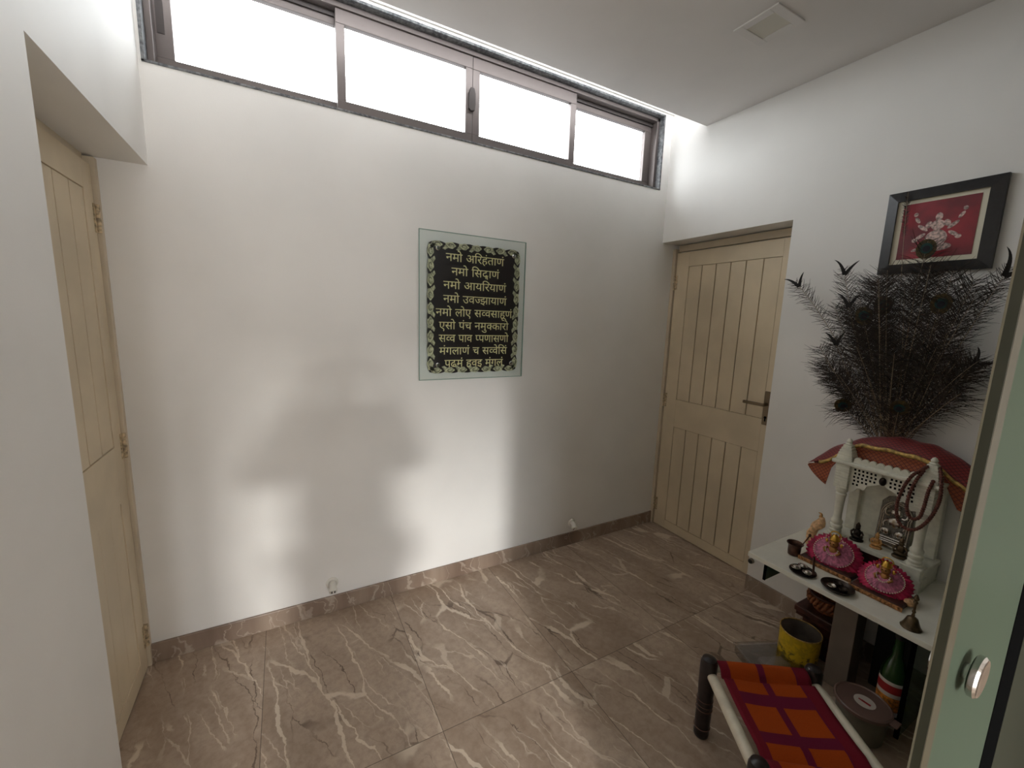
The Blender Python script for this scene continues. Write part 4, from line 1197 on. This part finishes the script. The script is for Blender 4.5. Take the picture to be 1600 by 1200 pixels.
# ---------------------------------------------------------------- glass door at the right
gd = thing('glass_door', 'frosted green glass door with round steel pull at the right edge', 'door', (1.36, YP, 0))
gx0, gx1 = 1.172, 1.545
obj('glass_leaf', box(BM(), gx0+.003, gx1, YP-.005, YP+.005, .012, 2.70, .001), M['frost'], gd)
b = BM(); box(b, gx0, gx0+.0028, YP-.0055, YP+.004, .012, 2.70); obj('cut_edge', b, M['edge_dark'], gd)
b = BM(); box(b, gx0-.0002, gx0+.004, YP+.004, YP+.0062, .012, 2.70); obj('edge_bevel', b, M['tape2'], gd)
b = BM(); box(b, gx0+.002, gx0+.034, YP-.0058, YP-.0051, .012, 2.70); obj('edge_tape', b, M['tape'], gd)
hx, hz = 1.282, 1.078
for s in (1, -1):
    b = BM(); mt = T(hx, YP+.005*s, hz) @ Matrix.Rotation(-PI/2*s, 4, 'X')
    lathe(b, [(.012, 0), (.012, .008), (.028, .009), (.031, .011), (.031, .017), (.028, .020), (.018, .019), (.001, .018)], 36, mt)
    obj('pull_knob', b, M['chrome'], gd, smooth=True)
b = BM(); box(b, 1.548, 1.652, YP-.006, YP+.012, 0, HC, .001); struct('trim_2', b, M['black'], 'dark door post beside the frosted glass door')

# ---------------------------------------------------------------- the photographer behind the camera (casts the soft shadow)
def skin_body(name, verts, edges, radii, m, parent, lv=2, root=0):
    me = D.meshes.new(name); me.from_pydata(verts, edges, []); o = D.objects.new(name, me); COL.objects.link(o); o.parent = parent
    me.materials.append(m)
    s = o.modifiers.new('skin', 'SKIN'); s.use_smooth_shade = True
    for v, r_ in zip(me.skin_vertices[0].data, radii): v.radius = r_ if isinstance(r_, tuple) else (r_, r_)
    me.skin_vertices[0].data[root].use_root = True
    o.modifiers.new('sub', 'SUBSURF').levels = lv; o.modifiers['sub'].render_levels = lv
    return o
ph = thing('person', 'person in a grey shirt and dark trousers holding up a phone', 'person', (.37, -2.62, 0))
V = [(0, 0, .92), (0, 0, 1.08), (0, .01, 1.24), (0, .005, 1.38), (0, .02, 1.45), (0, .035, 1.53), (0, .04, 1.60),
     (-.09, 0, .86), (-.11, .01, .48), (-.12, -.01, .09), (-.13, .10, .035), (.09, 0, .86), (.11, .01, .48), (.12, -.01, .09), (.13, .10, .035),
     (-.17, .01, 1.36), (-.265, .15, 1.17), (-.075, .335, 1.475), (.17, .01, 1.36), (.285, .15, 1.17), (.195, .335, 1.475)]
E_ = [(0, 1), (1, 2), (2, 3), (3, 4), (4, 5), (5, 6), (0, 7), (7, 8), (8, 9), (9, 10), (0, 11), (11, 12), (12, 13), (13, 14), (3, 15), (15, 16), (16, 17), (3, 18), (18, 19), (19, 20)]
Rr = [(.16, .11), (.14, .10), (.15, .105), (.12, .09), .055, (.072, .09), (.068, .085), .085, .062, .045, (.045, .03), .085, .062, .045, (.045, .03), .055, .045, .03, .055, .045, .03]
body = skin_body('body', V, E_, Rr, M['skin'], ph)
skin_body('shirt', [V[i] for i in (0, 1, 2, 3, 15, 16, 18, 19)] , [(0, 1), (1, 2), (2, 3), (3, 4), (4, 5), (3, 6), (6, 7)], [(.225, .15), (.20, .135), (.205, .14), (.15, .11), .085, .070, .085, .070], M['shirt'], ph)
skin_body('trousers', [V[i] for i in (0, 7, 8, 9, 11, 12, 13)], [(0, 1), (1, 2), (2, 3), (0, 4), (4, 5), (5, 6)], [(.24, .15), .14, .10, .075, .14, .10, .075], M['trouser'], ph)
b = BM(); ball(b, (.37, -2.62+.032, 1.60), (.088, .100, .098), 20)
for f in [f for f in b.faces if f.calc_center_median().y > -2.55 and f.calc_center_median().z < 1.63]: b.faces.remove(f)
obj('hair', b, M['hair'], ph, smooth='all')
b = BM()
for s in (-1, 1): ball(b, (.37+s*.030, -2.62+.122, 1.555), (.013, .008, .008), 10)
obj('eye', b, M['black'], ph, smooth='all')
b = BM(); ball(b, (.37, -2.62+.128, 1.527), (.014, .020, .020), 10)
for s in (-1, 1): ball(b, (.37+s*.075, -2.62+.035, 1.545), (.012, .022, .030), 10)
obj('nose_and_ears', b, M['skin'], ph, smooth='all')
for s in (-1, 1):
    wrist = Vector((V[17] if s < 0 else V[20])); c = wrist + Vector((-s*.012, .045, .045))
    vv = [tuple(wrist), tuple(wrist+Vector((-s*.004, .025, .022))), tuple(c)]; ee = [(0, 1), (1, 2)]; rad = [.026, (.034, .018), (.034, .016)]
    for k in range(4):
        a0 = c + Vector((-s*.006, -.004+.012*k-.01, .022-.008*k)); a1 = a0 + Vector((-s*.026, .004, .006)); a2 = a1 + Vector((-s*.022+.0*k, -.012, .0))
        n0 = len(vv); vv += [tuple(a0), tuple(a1), tuple(a2)]; ee += [(2, n0), (n0, n0+1), (n0+1, n0+2)]; rad += [.0095, .0085, .007]
    n0 = len(vv); t0 = c+Vector((-s*.002, -.03, .006)); vv += [tuple(t0), tuple(t0+Vector((-s*.022, -.012, .022)))]; ee += [(1, n0), (n0, n0+1)]; rad += [.011, .009]
    skin_body('hand', vv, ee, rad, M['skin'], ph, 1)
b = BM(); box(b, CAM.x-.080, CAM.x+.080, -2.206, -2.197, CAM.z-.055, CAM.z+.022, .004)
tag(obj('smartphone', b, M['phone'], loc=(CAM.x, -2.2, CAM.z-.055)), 'dark phone held sideways in both hands of the person', 'phone')
